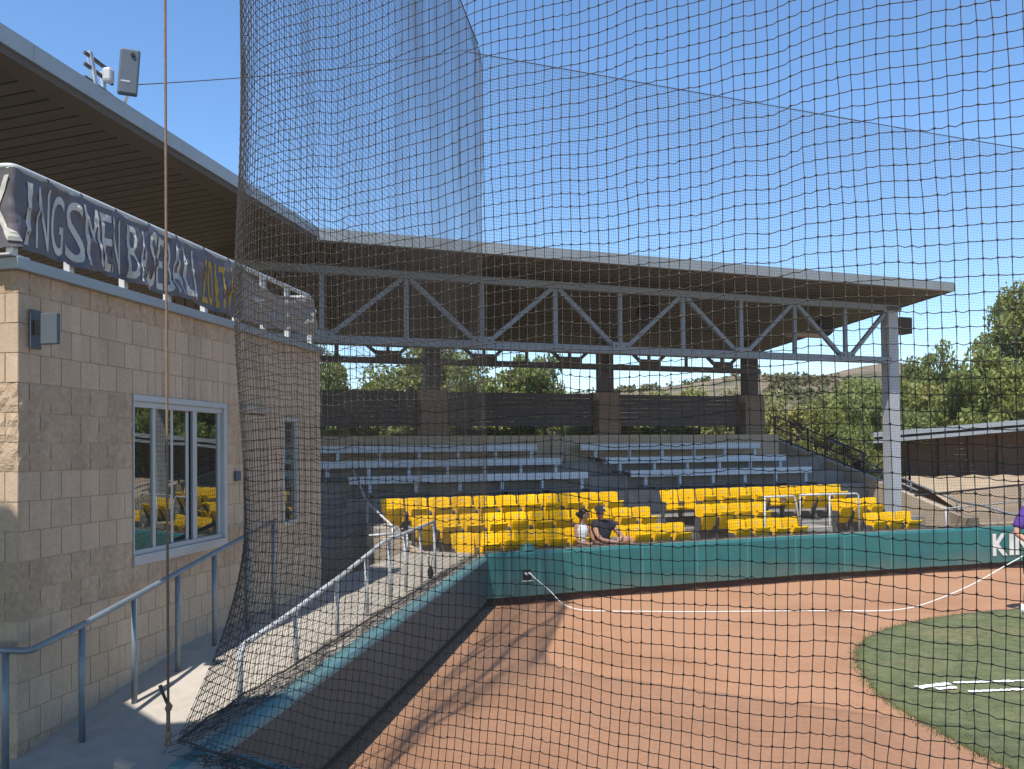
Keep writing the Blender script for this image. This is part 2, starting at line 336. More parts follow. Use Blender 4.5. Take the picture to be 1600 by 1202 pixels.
def crown_mesh(name, seed, nb, nl, size, w, h):
    global rng
    rng = np.random.default_rng(seed); V = []; F = []
    for i in range(nb):
        d = rng.normal(size=3); d /= np.linalg.norm(d); r = rng.uniform(.35, 1.0)
        c = np.array([d[0]*r*w*.5, d[1]*r*w*.5, h*.5+d[2]*r*h*.46]); rad = rng.uniform(.13, .26)*w*.62
        blob_leaves(c, rad, nl, size, V, F, .75)
    me = bpy.data.meshes.new(name); me.from_pydata([tuple(p) for p in V], [], F); return me
CROWN = [crown_mesh('crown', 11+i, 60, 300, .070, 3.6, 3.6) for i in range(4)]
def trunk_mesh(seed, h):
    rd = random.Random(seed); mb = MB(); top = Vector((rd.uniform(-.2, .2), rd.uniform(-.2, .2), h))
    mb.tube([(0, 0, -.2), (.05, .02, h*.35), (top.x*.6, top.y*.6, h*.7), top], [.16, .12, .08, .02], 8)
    for i in range(6):
        z = h*rd.uniform(.35, .75); a = rd.uniform(0, 6.28); l = rd.uniform(.7, 1.4)
        mb.tube([(0, 0, z), (l*.5*math.cos(a), l*.5*math.sin(a), z+l*.4), (l*math.cos(a), l*math.sin(a), z+l*.9)], [.06, .04, .01], 6)
    me = mb.mesh('trunk'); me.materials.append(MATS['bark']); return me
TRUNK = [trunk_mesh(i, 3.2) for i in range(2)]
ntree = [0]
def tree(x, y, top, wd, leaf, label, z0=0., hfrac=.86, name='tree'):
    H = top-z0; t = thing(name, label, 'tree' if name != 'shrub' else 'shrub', (x, y, z0), 'trees and shrubs behind the stand')
    k = ntree[0]; ntree[0] += 1
    me = CROWN[k % 4].copy(); me.materials.clear(); me.materials.append(MATS['leaf%d' % leaf])
    o = bpy.data.objects.new('crown', me); COL.objects.link(o); o.parent = t; ch = H*hfrac
    o.location = (0, 0, H-ch); o.scale = (wd*1.35/3.6, wd*1.35/3.6, ch*1.04/3.6); o.rotation_euler = (0, 0, k*2.1)
    tr = bpy.data.objects.new('trunk', TRUNK[k % 2]); COL.objects.link(tr); tr.parent = t; tr.scale = (1, 1, H*.8/3.2); tr.rotation_euler = (0, 0, k*1.3)
    return t
tree(-6.9, 30, 6.5, 2.4, 1, 'slim dark green tree showing just beyond the end of the block building')
tree(-4.7, 31, 5.7, 3.4, 0, 'dense round green tree left of the first rear pier')
tree(-3.0, 33, 6.9, 3.6, 1, 'tall green tree directly behind the leftmost rear pier')
tree(-.8, 31, 6.1, 3.6, 0, 'bright green tree just right of the leftmost rear pier')
tree(1.0, 32, 6.5, 2.3, 1, 'tall narrow tree between the first and second rear piers')
tree(2.1, 34, 5.2, 2.0, 3, 'small rounded olive tree left of the middle rear pier')
tree(7.2, 36, 5.1, 3.6, 2, 'pale scrubby tree between the middle and right rear piers')
tree(9.4, 37, 5.1, 3.0, 3, 'dull green tree just left of the right rear pier', hfrac=.9)
tree(11.0, 31, 4.7, 3.2, 2, 'light green bush right of the right rear pier', hfrac=.95)
tree(12.6, 29.5, 4.7, 3.0, 1, 'dark green bush behind the black stair railing', hfrac=.95)
tree(14.3, 32, 5.2, 3.4, 0, 'bushy tree directly behind the front steel column', hfrac=.95)
tree(16.3, 33.5, 5.4, 3.0, 2, 'yellowish bushy tree above the low end of the dugout roof', hfrac=.95)
tree(17.2, 33, 6.6, 2.4, 1, 'pointed dark tree rising above the dugout roof', hfrac=.9)
tree(19.0, 31, 6.2, 3.6, 0, 'broad green tree over the middle of the dugout roof', hfrac=.95)
tree(20.6, 33, 8.8, 3.0, 1, 'tallest loose branched tree at the right edge of the picture', hfrac=.75)
tree(21.9, 30, 6.8, 3.4, 2, 'light green tree at the right picture edge below the tallest tree', hfrac=.95)
tree(11.3, 26.8, 3.4, 1.6, 1, 'low leafy shrub below the black stair railing', z0=.2, hfrac=1., name='shrub')
tree(12.0, 29.6, 3.6, 2.0, 0, 'low bright shrub behind the left end of the dugout roof', z0=.2, hfrac=1., name='shrub')
tree(10.6, 27.6, 4.0, 1.5, 0, 'leafy shrub growing against the right rear pier', z0=.2, hfrac=1., name='shrub')
for i, (s, wd) in enumerate([(-1.2, 2.2), (1.6, 2.4), (3.4, 2.4), (6.4, 2.6), (8.4, 2.4)]):
    p = Cp(s, 8.2, 0)
    tree(p[0], p[1], 3.35, wd, i % 3, ['low hedge shrub seen under the windscreen near the block building', 'low hedge shrub under the windscreen right of the leftmost pier', 'low hedge shrub under the windscreen left of the middle pier', 'low hedge shrub under the windscreen right of the middle pier', 'low hedge shrub under the windscreen left of the right pier'][i], z0=1.4, hfrac=1., name='shrub')

# ------------------------------------------------------------------ block building on the left
bld = thing('block_building', 'tan concrete block building with sliding window and grey metal cap', 'building', tuple(Bp(0, -2.5, .3)))
BL = 5.0; ZT = 3.956; CH = .2032
core = MB(); core.box(-.0, BL, -4.6, -.086, .0, 3.90, lambda t, o, z: Bp(max(t, .084), o, z))
win = (1.22, 2.69, 1.721, 3.143); nar = (3.93, 4.33, 1.80, 3.05); drw = (3.03, 3.51, .90, 3.11)
for (a, b, c, d) in [(.007, 1.22, .0, 3.90), (1.22, 2.69, .0, 1.721), (1.22, 2.69, 3.143, 3.90), (2.69, 3.03, 0, 3.9), (3.03, 3.51, 0, .90), (3.03, 3.51, 3.11, 3.9), (3.51, 3.93, 0, 3.9), (3.93, 4.33, 0, 1.80), (3.93, 4.33, 3.05, 3.9), (4.33, 5.0, 0, 3.9)]:
    core.box(a, b, -.0855, -.0065, c, d, Bp)
core.box(.007, .083, -4.6, -.0856, 0, 3.9, Bp)
obj('mortar_core', core, 'mortar', bld)
def blockmesh(wd, split, seed, ht=CH):
    rd = random.Random(seed); mb = MB(); j = .0035; dpt = .03
    n = 5 if split else 2; G = []
    for a in range(n):
        row = []
        for b in range(n):
            x = j+(wd-2*j)*a/(n-1); z = j+(ht-2*j)*b/(n-1)
            y = 0.
            if split: y = .003+.012*fbm(x*14+seed*3.1, z*14, seed)+(0 if 0 < a < n-1 and 0 < b < n-1 else -.006)
            else: y = rd.uniform(-.0012, .0012)
            row.append((x, y, z))
        G.append(row)
    mb.sheet(G); k = n*n
    x0, x1, z0, z1 = j, wd-j, j, ht-j
    ring = [a*n for a in range(n)] + [(n-1)*n+b for b in range(1, n)] + [a*n+n-1 for a in range(n-2, -1, -1)] + [b for b in range(n-2, 0, -1)]
    V2 = [(mb.v[i][0], -dpt, mb.v[i][2]) for i in ring]; o = len(mb.v); mb.v += V2; L_ = len(ring)
    mb.f += [(ring[i], ring[(i+1) % L_], o+(i+1) % L_, o+i) for i in range(L_)]
    me = mb.mesh('block'); fix_normals(me); me.materials.append(MATS['block_split' if split else 'block'])
    if split:
        for p in me.polygons: p.use_smooth = False
    return me
BMESH = {}
def getblock(wd, split, var, ht):
    k = (round(wd, 3), split, var, round(ht, 3))
    if k not in BMESH: BMESH[k] = blockmesh(wd, split, hash(k) % 97+var*5, ht)
    return BMESH[k]
SPLIT = {0, 4, 5, 6, 10, 11, 16, 17}
blocks = []                # (pixel size rank, width, split, height, matrix)
MW = Matrix(((BS[0], BN[0], 0, 0), (BS[1], BN[1], 0, 0), (0, 0, 1, 0), (0, 0, 0, 1)))
MF = Matrix(((BN[0], -BS[0], 0, 0), (BN[1], -BS[1], 0, 0), (0, 0, 1, 0), (0, 0, 0, 1)))
for k in range(18):
    z1 = ZT-k*CH; z0 = z1-CH
    t = 0.; first = CH/2 if k % 2 == 0 else CH
    while t < BL-.01:
        wd = first if t == 0 else CH
        wd = min(wd, BL-t); pieces = [(t, t+wd)]
        for (a, b, c, d) in (win, nar, drw):
            if z1 > c+.03 and z0 < d-.03:
                nxt = []
                for (p, q) in pieces:
                    if q <= a or p >= b: nxt.append((p, q))
                    else:
                        if p < a-.02: nxt.append((p, a))
                        if q > b+.02: nxt.append((b, q))
                pieces = nxt
        for (p, q) in pieces:
            if z1 < zl(p)-.05 or q-p < .03: continue
            if k == 3 and 1.22 <= p < 2.7:            # soldier course over the window
                blocks.append((5.5+p, (q-p)/2, False, CH, Bp(p, 0, z0), MW)); blocks.append((5.5+p, (q-p)/2, False, CH, Bp((p+q)/2, 0, z0), MW))
            else: blocks.append((5.5+p, q-p, k in SPLIT, CH, Bp(p, 0, z0), MW))
        t += wd
    o = 0.; first = CH if k % 2 == 0 else CH/2                   # camera-facing end
    while o < 1.2:
        wd = first if o == 0 else CH
        sp = k in SPLIT
        blocks.append((5.6+o*2, wd, sp, CH, Bp(0, -o-wd, z0), MF)); o += wd
blocks.sort(key=lambda b: b[0])
rest = {}
for i, (rk, wd, sp, ht, p, M) in enumerate(blocks):
    me = getblock(wd, sp, i % 3, ht); Mw = Matrix.Translation(Vector(p)) @ M
    if i < 300:
        o = bpy.data.objects.new('block', me); COL.objects.link(o); o.parent = bld; o.matrix_basis = Matrix.Translation(-bld.location) @ Mw
    else: rest.setdefault(sp, []).append((me, Mw))
for sp, L_ in rest.items():
    mb = MB()
    for me, Mw in L_: mb.add([Mw @ v.co for v in me.vertices], [tuple(p.vertices) for p in me.polygons])
    obj('far_blocks', mb, 'block_split' if sp else 'block', bld, kind='stuff')
m = MB(); m.box(-.06, BL+.05, -4.6, .05, 3.905, 3.985, Bp); obj('cap', m, 'fascia', bld, bevel=.004)
# sliding window
W0, W1, Z0, Z1 = win
wn = MB()
for (a, b, c, d, o0, o1) in [(W0, W1, Z1-.055, Z1, -.08, .012), (W0, W1, Z0, Z0+.085, -.08, .018), (W0, W0+.012, Z0, Z1, -.08, .01), (W1-.055, W1, Z0, Z1, -.08, .014)]:
    wn.box(a, b, o0, o1, c+(.0855 if c == Z0 and d == Z1 else 0), d-(.0555 if c == Z0 and d == Z1 else 0), Bp)
wfr = obj('window', wn, 'alum_frame', bld, bevel=.003)
m = MB(); m.box(W0+.013, W1-.056, -.075, -.01, Z1-.105, Z1-.056, Bp); obj('head_rail', m, 'alum_frame', wfr, bevel=.003)
m = MB(); m.box(W0+.013, W1-.056, -.075, -.012, Z0+.086, Z0+.125, Bp); obj('sill_track', m, 'alum_frame', wfr, bevel=.003)
for (a, b, oo) in [(1.515, 1.55, -.015), (1.80, 1.84, -.035), (2.06, 2.10, -.045), (2.135, 2.20, -.02), (2.585, 2.634, -.025)]:
    m = MB(); m.box(a, b, oo-.03, oo, Z0+.1255, Z1-.1055, Bp); obj('mullion', m, 'alum_frame', wfr, bevel=.002)
for (a, b, oo) in [(1.233, 1.515, -.03), (1.551, 1.80, -.035), (1.841, 2.06, -.052), (2.20, 2.585, -.035)]:
    m = MB(); m.box(a, b, oo-.012, oo, Z0+.1255, Z1-.1055, Bp); obj('pane', m, 'glass', wfr)
m = MB(); m.box(2.101, 2.134, -.075, -.055, Z0+.126, Z1-.106, Bp); obj('window_gap', m, 'interior', wfr)
# narrow window, door leaf, intercom plate
m = MB()
for (a, b, c, d) in [(nar[0], nar[0]+.04, nar[2], nar[3]), (nar[1]-.04, nar[1], nar[2], nar[3]), (nar[0]+.041, nar[1]-.041, nar[3]-.04, nar[3]), (nar[0]+.041, nar[1]-.041, nar[2], nar[2]+.05)]: m.box(a, b, -.08, .008, c, d, Bp)
nw = obj('narrow_window', m, 'alum_frame', bld, bevel=.003)
m = MB(); m.box(nar[0]+.041, nar[1]-.041, -.045, -.03, nar[2]+.051, nar[3]-.041, Bp); obj('pane', m, 'glass', nw)
m = MB(); m.box(drw[0]+.01, drw[1]-.01, -.06, .02, .93, 3.05, Bp); dl = obj('door', m, 'concrete_cream', bld, bevel=.006)
m = MB(); m.box(drw[0]-.02, drw[1]+.02, -.05, .05, 3.06, 3.14, Bp); obj('door_lintel', m, 'concrete', bld, bevel=.006)
m = MB(); m.box(2.83, 2.93, 0.005, .03, 2.36, 2.46, Bp); obj('switch_plate', m, 'box_grey', bld, bevel=.004)
# wall light
wl = thing('wall_light', 'grey box wall light near the top corner of the block building', 'wall light', tuple(Bp(.15, .02, 3.4)))
m = MB(); m.box(.085, .185, .014, .024, 3.385, 3.655, Bp); obj('back_plate', m, 'box_grey', wl, bevel=.003)
m = MB(); m.box(.11, .125, .024, .10, 3.48, 3.58, Bp); obj('arm', m, 'dark_plastic', wl)
m = MB(); m.box(.10, .135, .085, .215, 3.41, 3.625, Bp); obj('housing', m, 'box_grey', wl, bevel=.006)

# ------------------------------------------------------------------ railing on the building roof, banner
rl = thing('roof_railing', 'pale pipe railing along the edge of the block building roof', 'railing', tuple(Bp(0, -.02, 3.985)))
m = MB(); m.tube(rounded([Bp(-.02, -1.6, 4.615), Bp(-.02, -.03, 4.615), Bp(4.76, -.03, 4.60), Bp(4.76, -1.2, 4.60)], .05), .024, 10); obj('top_rail', m, 'white_pipe', rl, smooth=True)
for t in [-.02, .52, 1.146, 1.748, 2.341, 2.934, 3.532, 4.13, 4.76]:
    m = MB(); m.box(t-.026, t+.026, -.056, -.004, 3.986, 4.60, Bp); obj('post', m, 'white_pipe', rl, bevel=.004)
m = MB(); m.tube([Bp(-.02, -1.55, 3.986), Bp(-.02, -1.55, 4.6)], .024, 8); obj('post', m, 'white_pipe', rl)
m = MB(); m.box(-.12, .06, -.13, .04, 3.9855, 3.998, Bp); obj('base_plate', m, 'white_pipe', rl)
# banner: cloth function over (t along wall, v 0..1 upwards); t<0 turns the corner onto the camera-facing end
TIES = [-.6, -.05, .28, .62, 1.02, 1.45, 1.85, 2.3, 2.75, 3.0, 4.75]
def ban(t, v, off=0.):
    a = max(x for x in TIES if x <= t+1e-6) if t >= TIES[0] else TIES[0]; bb = min([x for x in TIES if x > t+1e-6] or [5]); u = (t-a)/(bb-a)
    sag = (.018+.03*abs(fbm(a*3, 5)))*4*u*(1-u)*(1 if bb-a < 1 else 4.6)
    ztop = 4.590-sag; zb = 4.055-.02*max(0, t)/3+.03*fbm(t*1.3, 9)+(.05 if t > 3.4 else 0)*(t-3.4)
    lean = .10*(1-v)*fbm(t*1.9, 2.)
    z = zb+(ztop-zb)*v
    tt = t+lean
    damp = 1-.75*v
    n = .016+ (.046*math.sin(9.5*t+2.2*(1-v)+1.8*fbm(t*2, v*1.5))+.055*fbm(t*4.2+v*1.1, v*1.2, 1.)+.02*fbm(t*11+v*2.5, v*3, 4.))*damp*(1-.5*max(0, .1-abs(t))*10 if abs(t) < .1 else 1)
    n += .012*fbm(t*13, v*6., 8.)
    if t > 3.05: n += .04*fbm(t*5, v*4, 3.)
    n = max(n, -.0015)+.033+off
    if tt >= -.06: return Bp(tt, max(n-.028, .004), z)
    return Bp(-.062-max(0, n-.03)*.5-off, min(tt+.066, .004), z)
bn_ = thing('banner', 'wrinkled dark purple baseball banner tied along the roof railing', 'banner', tuple(Bp(1.5, .03, 4.0)))
m = MB(); m.sheet([[ban(t, v) for v in np.linspace(0, 1, 26)] for t in np.concatenate([np.linspace(-.80, -.062, 26), np.linspace(-.058, 3.02, 194)])])
obj('cloth', m, 'banner', bn_, smooth=True)
m = MB(); m.sheet([[ban(t, v*(.95-.30*math.sin(min(1, (t-3.0)/1.2)*3.14)*(.35 if t < 4.2 else 0))) for v in np.linspace(0, 1, 18)] for t in np.linspace(3.02, 4.74, 80)])
obj('turned_back_cloth', m, 'banner_back', bn_, smooth=True)
OFFSET = [.0]
for t in TIES[2:]:
    m = MB(); c = Bp(t, -.03, 4.61); m.tube([c+BN*.03-ZA*.05, c+BN*.032, c+ZA*.03, c-BN*.032, c-BN*.02-ZA*.04, c+BN*.03-ZA*.05], .005, 5); obj('tie', m, 'dark_plastic', bn_)
def text_mesh(txt):
    cu = bpy.data.curves.new('t', 'FONT'); cu.body = txt; cu.resolution_u = 4; cu.fill_mode = 'FRONT' if hasattr(cu, 'fill_mode') and False else cu.fill_mode
    cu.offset = OFFSET[0]
    o = bpy.data.objects.new('t', cu); COL.objects.link(o); bpy.context.view_layer.update()
    me = bpy.data.meshes.new_from_object(o.evaluated_get(bpy.context.evaluated_depsgraph_get())); bpy.data.objects.remove(o); return me
def letter(ch, fn, m, parent, cuts=3, name='letter'):
    me = text_mesh(ch); bm = bmesh.new(); bm.from_mesh(me)
    bmesh.ops.remove_doubles(bm, verts=bm.verts, dist=1e-4)
    for _ in range(cuts):
        e = [x for x in bm.edges if x.calc_length() > .09]
        if e: bmesh.ops.subdivide_edges(bm, edges=e, cuts=1)
        bmesh.ops.triangulate(bm, faces=bm.faces)
    xs = [v.co.x for v in bm.verts]; ys = [v.co.y for v in bm.verts]; x0, x1, y0, y1 = min(xs), max(xs), min(ys), max(ys); b = base_of(parent)
    for v in bm.verts:
        p = fn((v.co.x-x0)/(x1-x0), (v.co.y-y0)/(y1-y0)); v.co = Vector(p)-b
    bm.to_mesh(me); bm.free(); me.materials.clear()
    return obj(name, me, m, parent, smooth=False)
for txt, ta, tb, mm, va, vb in [('K', -.235, -.035, 'ink_white', .07, .91), ('INGSMEN', -.01, 1.06, 'ink_white', .07, .91), ('BASEBALL', 1.13, 2.14, 'ink_white', .06, .91), ('2017', 2.20, 2.64, 'ink_gold', .08, .86), ('W', 2.70, 2.96, 'ink_gold', .06, .88)]:
    n = len(txt); st = (tb-ta)/n
    for i, ch in enumerate(txt):
        a = ta+st*i+st*.07; b = ta+st*(i+1)-st*.07
        if ch in 'I1': a, b = a+st*.30, b-st*.30
        letter(ch, lambda x, y, a=a, b=b, va=va, vb=vb: ban(a+(b-a)*x, va+(vb-va)*y, .0045), mm, bn_, 4)

# ------------------------------------------------------------------ grandstand roof
TCOR, SCOR = 8.3256, -2.616; ZE = 6.30; SL = .087
def Lr(t, n, dz=0.): return Bp(t, -1.5-n, ZE+.0-SL*n+dz)
def Cr(s, n, dz=0.): return Cp(s, 1.3+n, ZE-SL*n+dz)
roof = thing('grandstand_roof', 'long grey metal roof wrapping the grandstand with brown ribbed underside', 'roof', tuple(Bp(4, -3, 6.3)))
DEP = 8.4; PW = .21; K = math.tan(R(29.36))
for k in range(int((TCOR+3.0)/PW)+22):
    t = -3.0+k*PW; n0 = 0.26 if t+PW < TCOR+.26*K else max(.26, (t-TCOR)/K)
    if n0 > DEP-.3: continue
    m = MB(); m.hexa([Lr(t+.011, n0, .012), Lr(t+PW-.011, n0, .012), Lr(t+PW-.011, DEP, .012), Lr(t+.011, DEP, .012), Lr(t+.011, n0, .034), Lr(t+PW-.011, n0, .034), Lr(t+PW-.011, DEP, .034), Lr(t+.011, DEP, .034)])
    obj('soffit_plank', m, 'soffit', roof)
SEND = 12.25
for k in range(int((SEND-SCOR)/PW)+22):
    s = SEND-.03-(k+1)*PW; n0 = 0.10 if s > SCOR else max(.10, (SCOR-s-PW)/K)
    if n0 > DEP-.3: continue
    m = MB(); m.hexa([Cr(s+.010, n0, .012), Cr(s+PW-.010, n0, .012), Cr(s+PW-.010, DEP, .012), Cr(s+.010, DEP, .012), Cr(s+.010, n0, .034), Cr(s+PW-.010, n0, .034), Cr(s+PW-.010, DEP, .034), Cr(s+.010, DEP, .034)])
    obj('soffit_plank', m, 'soffit', roof)
m = MB(); mt = DEP*K
m.add([Lr(-3, .05, .04), Lr(TCOR, .05, .04), Lr(TCOR+mt, DEP+.1, .04), Lr(-3, DEP+.1, .04), Cr(SCOR, .05, .04), Cr(SEND-.02, .05, .04), Cr(SEND-.02, DEP+.1, .04), Cr(SCOR-mt, DEP+.1, .04)], [(0, 1, 2, 3), (4, 5, 6, 7)])
obj('roof_deck', m, 'roof_dark', roof)
m = MB()
m.add([Lr(-3, -.02, .19), Lr(TCOR+.02, -.02, .19), Lr(TCOR+mt, DEP+.1, .19), Lr(-3, DEP+.1, .19), Cr(SCOR-.02, -.02, .19), Cr(SEND, -.02, .19), Cr(SEND, DEP+.1, .19), Cr(SCOR-mt, DEP+.1, .19)], [(0, 1, 2, 3), (4, 5, 6, 7)])
obj('roof_sheet', m, 'fascia', roof)
segs = np.arange(-3, TCOR, 2.42)
for i, a in enumerate(segs):
    b = min(a+2.42-.004, TCOR); m = MB(); m.hexa([Lr(a, -.03, .045), Lr(b, -.03, .045), Lr(b, 0.0, .045), Lr(a, 0.0, .045), Lr(a, -.045, .205), Lr(b, -.045, .205), Lr(b, 0., .205), Lr(a, 0., .205)])
    obj('fascia_panel', m, 'fascia', roof)
m = MB(); m.hexa([Lr(-3, .0, -.03), Lr(TCOR, .0, -.03), Lr(TCOR+.25*K, .25, -.03), Lr(-3, .25, -.03), Lr(-3, .0, .043), Lr(TCOR, .0, .043), Lr(TCOR+.25*K, .25, .043), Lr(-3, .25, .043)]); obj('soffit_lip', m, 'lip', roof)
for a in np.arange(SCOR, SEND, 2.5):
    b = min(a+2.5-.004, SEND); m = MB(); m.hexa([Cr(a, -.03, .0), Cr(b, -.03, .0), Cr(b, .05, .0), Cr(a, .05, .0), Cr(a, -.045, .205), Cr(b, -.045, .205), Cr(b, .05, .205), Cr(a, .05, .205)])
    obj('fascia_panel', m, 'fascia', roof)
m = MB(); m.hexa([Cr(SEND+.002, -.03, .0), Cr(SEND+.035, -.03, .0), Cr(SEND+.035, DEP, .0), Cr(SEND+.002, DEP, .0), Cr(SEND+.002, -.03, .19), Cr(SEND+.035, -.03, .19), Cr(SEND+.035, DEP, .19), Cr(SEND+.002, DEP, .19)]); obj('end_fascia', m, 'lip', roof)
# the wing of the same roof over the photographer
nw_ = [(7, -2.67), (-.29, 1.54), (-2.91, 3.0), (-3.90, 2.86), (-4.36, 3.28), (-5.25, 3.5), (-5.42, 2.62), (-13.6, 4.1), (-13.6, -9), (7, -9)]
m = MB(); m.prism([(x, y, 6.32) for x, y in nw_][::-1], (0, 0, .16)); obj('near_wing', m, 'soffit', roof)
# floodlight/speaker panel standing on the left roof edge
spk = thing('roof_panel_antenna', 'flat grey panel on a pale bracket standing on the roof edge', 'antenna', tuple(Lr(3.2, .05, .2)))
m = MB(); PX = Bp(3.03, -1.46, 6.585); u = (BS*.55+BN*.84); u = u/np.linalg.norm(u); vv = np.array([-u[1], u[0], 0]); 
def Q(a, b, z): return PX + a*u + b*vv + (z*ZA) + u*(.07*z)
m.box(0, .20, -.045, .035, -.03, .47, Q)
pn = obj('panel', m, 'box_grey', spk, bevel=.018)
m = MB(); m.tube([Q(.13, -.046, .40), Q(.13, -.062, .40)], .022, 10); obj('knob', m, 'dark_plastic', pn)
m = MB(); m.box(.03, .12, -.047, -.0455, .10, .115, Q); obj('logo_strip', m, 'plate', pn)
m = MB(); m.bar(Bp(2.86, -1.58, 6.48), Bp(2.80, -1.62, 6.92), .05, .05, tuple(BN)); obj('mast', m, 'alum_frame', spk, bevel=.004)
m = MB(); m.bar(Bp(3.02, -1.60, 6.48), Bp(3.00, -1.62, 6.80), .04, .04, tuple(BN)); obj('mast', m, 'alum_frame', spk, bevel=.004)
for z in (6.86, 6.74, 6.60):
    m = MB(); m.bar(Bp(2.72, -1.62, z+.02), Bp(3.12, -1.58, z-.03), .03, .035); obj('bracket_arm', m, 'steel_dark', spk, bevel=.004)
m = MB(); m.box(2.93, 3.03, -1.58, -1.48, 6.66, 6.82, Bp); obj('mount_box', m, 'plate', spk, bevel=.03)
m = MB(); m.bar(Bp(3.16, -1.5, 6.40), Bp(3.20, -1.46, 6.60), .03, .03); obj('foot', m, 'alum_frame', spk)
m = MB(); pts = [Bp(3.3, -1.4, 6.77)]; e_ = np.array([-.62, 13.6, 9.42])
for t in np.linspace(0, 1, 30): pts.append(pts[0]*(1-t)+e_*t - ZA*.3*t*(1-t))
m.tube(pts[1:], .006, 5); tag(obj('guy_wire', m, 'steel_dark', loc=tuple(pts[0])), 'thin wire running from the roof panel towards the net corner', 'wire')

# ------------------------------------------------------------------ trusses, columns
def truss(name, label, d, ztop, zbot, bot, top, s0, s1, ch, webw, m_, gus, vert=True):
    t = thing(name, label, 'truss', tuple(Cp((s0+s1)/2, d, zbot)))
    m = MB(); m.box(s0, s1, d-ch/2, d+ch/2, zbot-ch*.55, zbot+ch*.55, Cp); obj('bottom_chord', m, m_, t, bevel=.006)
    m = MB(); m.box(s0, s1+.25, d-ch/2, d+ch/2, ztop-ch*.5, ztop+ch*.5, Cp); obj('top_chord', m, m_, t, bevel=.006)
    nodes = sorted([(x, 0) for x in bot]+[(x, 1) for x in top])
    for x, k in nodes:
        m = MB(); m.bar(Cp(x, d, zbot+ch*.56), Cp(x, d, ztop-ch*.51), webw*.8, webw, tuple(CS)); obj('web_post', m, m_, t)
        if k == 0:
            m = MB(); m.box(x-gus, x+gus, d-.012-ch*.52, d-ch*.52, zbot-ch*.45, zbot+gus*.72, Cp); gp = obj('gusset_plate', m, m_, t)
            for q in (-.6, .6):
                b_ = MB(); c = Cp(x+q*gus, d-.012-ch*.52, zbot+gus*.35); b_.tube([c, c-CD*.02], .02, 6); obj('bolt', b_, 'steel_dark', gp)
    for (xa, ka), (xb, kb) in zip(nodes[:-1], nodes[1:]):
        za = zbot+ch*.6 if ka == 0 else ztop-ch*.55; zb = zbot+ch*.6 if kb == 0 else ztop-ch*.55; sg = .16
        m = MB(); m.bar(Cp(xa+sg*(1 if ka == 0 else .5), d, za), Cp(xb-sg*(1 if kb == 0 else .5), d, zb), webw, webw, tuple(ZA)); obj('web_diagonal', m, m_, t)
    return t
tb_ = [-2.40, .73, 3.83, 6.92, 9.92]; tt_ = [-3.9, -.80, 2.33, 5.39, 8.42, 11.30]
truss('roof_truss', 'long grey steel truss across the front of the stand roof', 2.31, 6.02, 4.73, tb_, tt_, -4.2, 11.30, .14, .088, 'steel_grey', .22)
truss('roof_truss', 'dark steel truss along the back of the stand roof', 6.0, 5.72, 4.78, [-2.7, -.35, 2.05, 4.38, 6.72, 9.04], [-1.55, .80, 3.19, 5.58, 7.88, 10.2], -3.6, 10.3, .13, .075, 'steel_dark', .32)
cl = thing('steel_column', 'tall grey steel column holding the right end of the roof', 'column', tuple(Cp(11.42, 2.4, .9)))
m = MB(); m.box(11.24, 11.55, 2.26, 2.52, .9, 5.95, Cp); obj('shaft', m, 'column_paint', cl, bevel=.008)
m = MB(); m.box(11.18, 11.62, 2.22, 2.58, 5.955, 6.05, Cp); obj('cap_plate', m, 'steel_dark', cl, bevel=.004)
m = MB(); m.box(11.66, 12.05, 2.30, 2.60, 5.42, 5.82, Cp); tag(obj('loudspeaker', m, 'brown_box', bevel=.012, loc=tuple(Cp(11.8, 2.4, 5.4)) if False else None), 'brown box loudspeaker fixed beside the top of the right steel column', 'loudspeaker', 'loudspeakers under the roof')
for i, (s, lab) in enumerate([(.80, 'left rear block pier behind the benches, partly behind the net corner'), (5.56, 'middle rear block pier with steel post behind the bench aisle'), (10.2, 'right rear block pier beside the black stair railing')]):
    p = thing('block_pier', lab, 'pier', tuple(Cp(s, 6.0, 2.3)), 'block piers behind the benches')
    for j in range(9):
        m = MB(); hw = .33 if j < 8 else .29; z0 = 2.3+j*.2032
        m.box(s-hw, s+hw, 6.08, 6.62, z0+.004, z0+.199, Cp); obj('block', m, 'pier', p, bevel=.01)
    m = MB(); m.box(s-.31, s+.31, 6.1, 6.6, 2.3, 4.12, Cp); obj('core', m, 'mortar', p)
    m = MB(); m.box(s-.18, s+.18, 6.16, 6.5, 4.13, 5.68, Cp); obj('steel_post', m, 'steel_dark', p, bevel=.006)
for (s, z, lab) in [(5.12, 5.80, 'dark round loudspeaker hanging under the roof near the middle'), (10.28, 5.72, 'dark round loudspeaker hanging under the roof near the right column')]:
    t = thing('hanging_loudspeaker', lab, 'loudspeaker', tuple(Cp(s, 3.5, z)), 'loudspeakers under the roof')
    m = MB(); c = Cp(s, 3.5, z); m.tube([c-CD*.2-ZA*.05, c-CD*.12-ZA*.03, c+CD*.12, c+CD*.22], [.26, .25, .15, .10], 16); obj('horn', m, 'dark_plastic', t, smooth=False)
    m = MB(); m.bar(c+ZA*.1, c+ZA*.5, .04, .04, tuple(CS)); obj('hanger', m, 'steel_dark', t)
m = MB(); m.box(9.3, 10.4, 3.4, 3.7, 5.42, 5.50, Cp); tag(obj('ceiling_light_fixture', m, 'concrete_cream', bevel=.02), 'long pale light fixture under the roof left of the right column', 'light fixture')

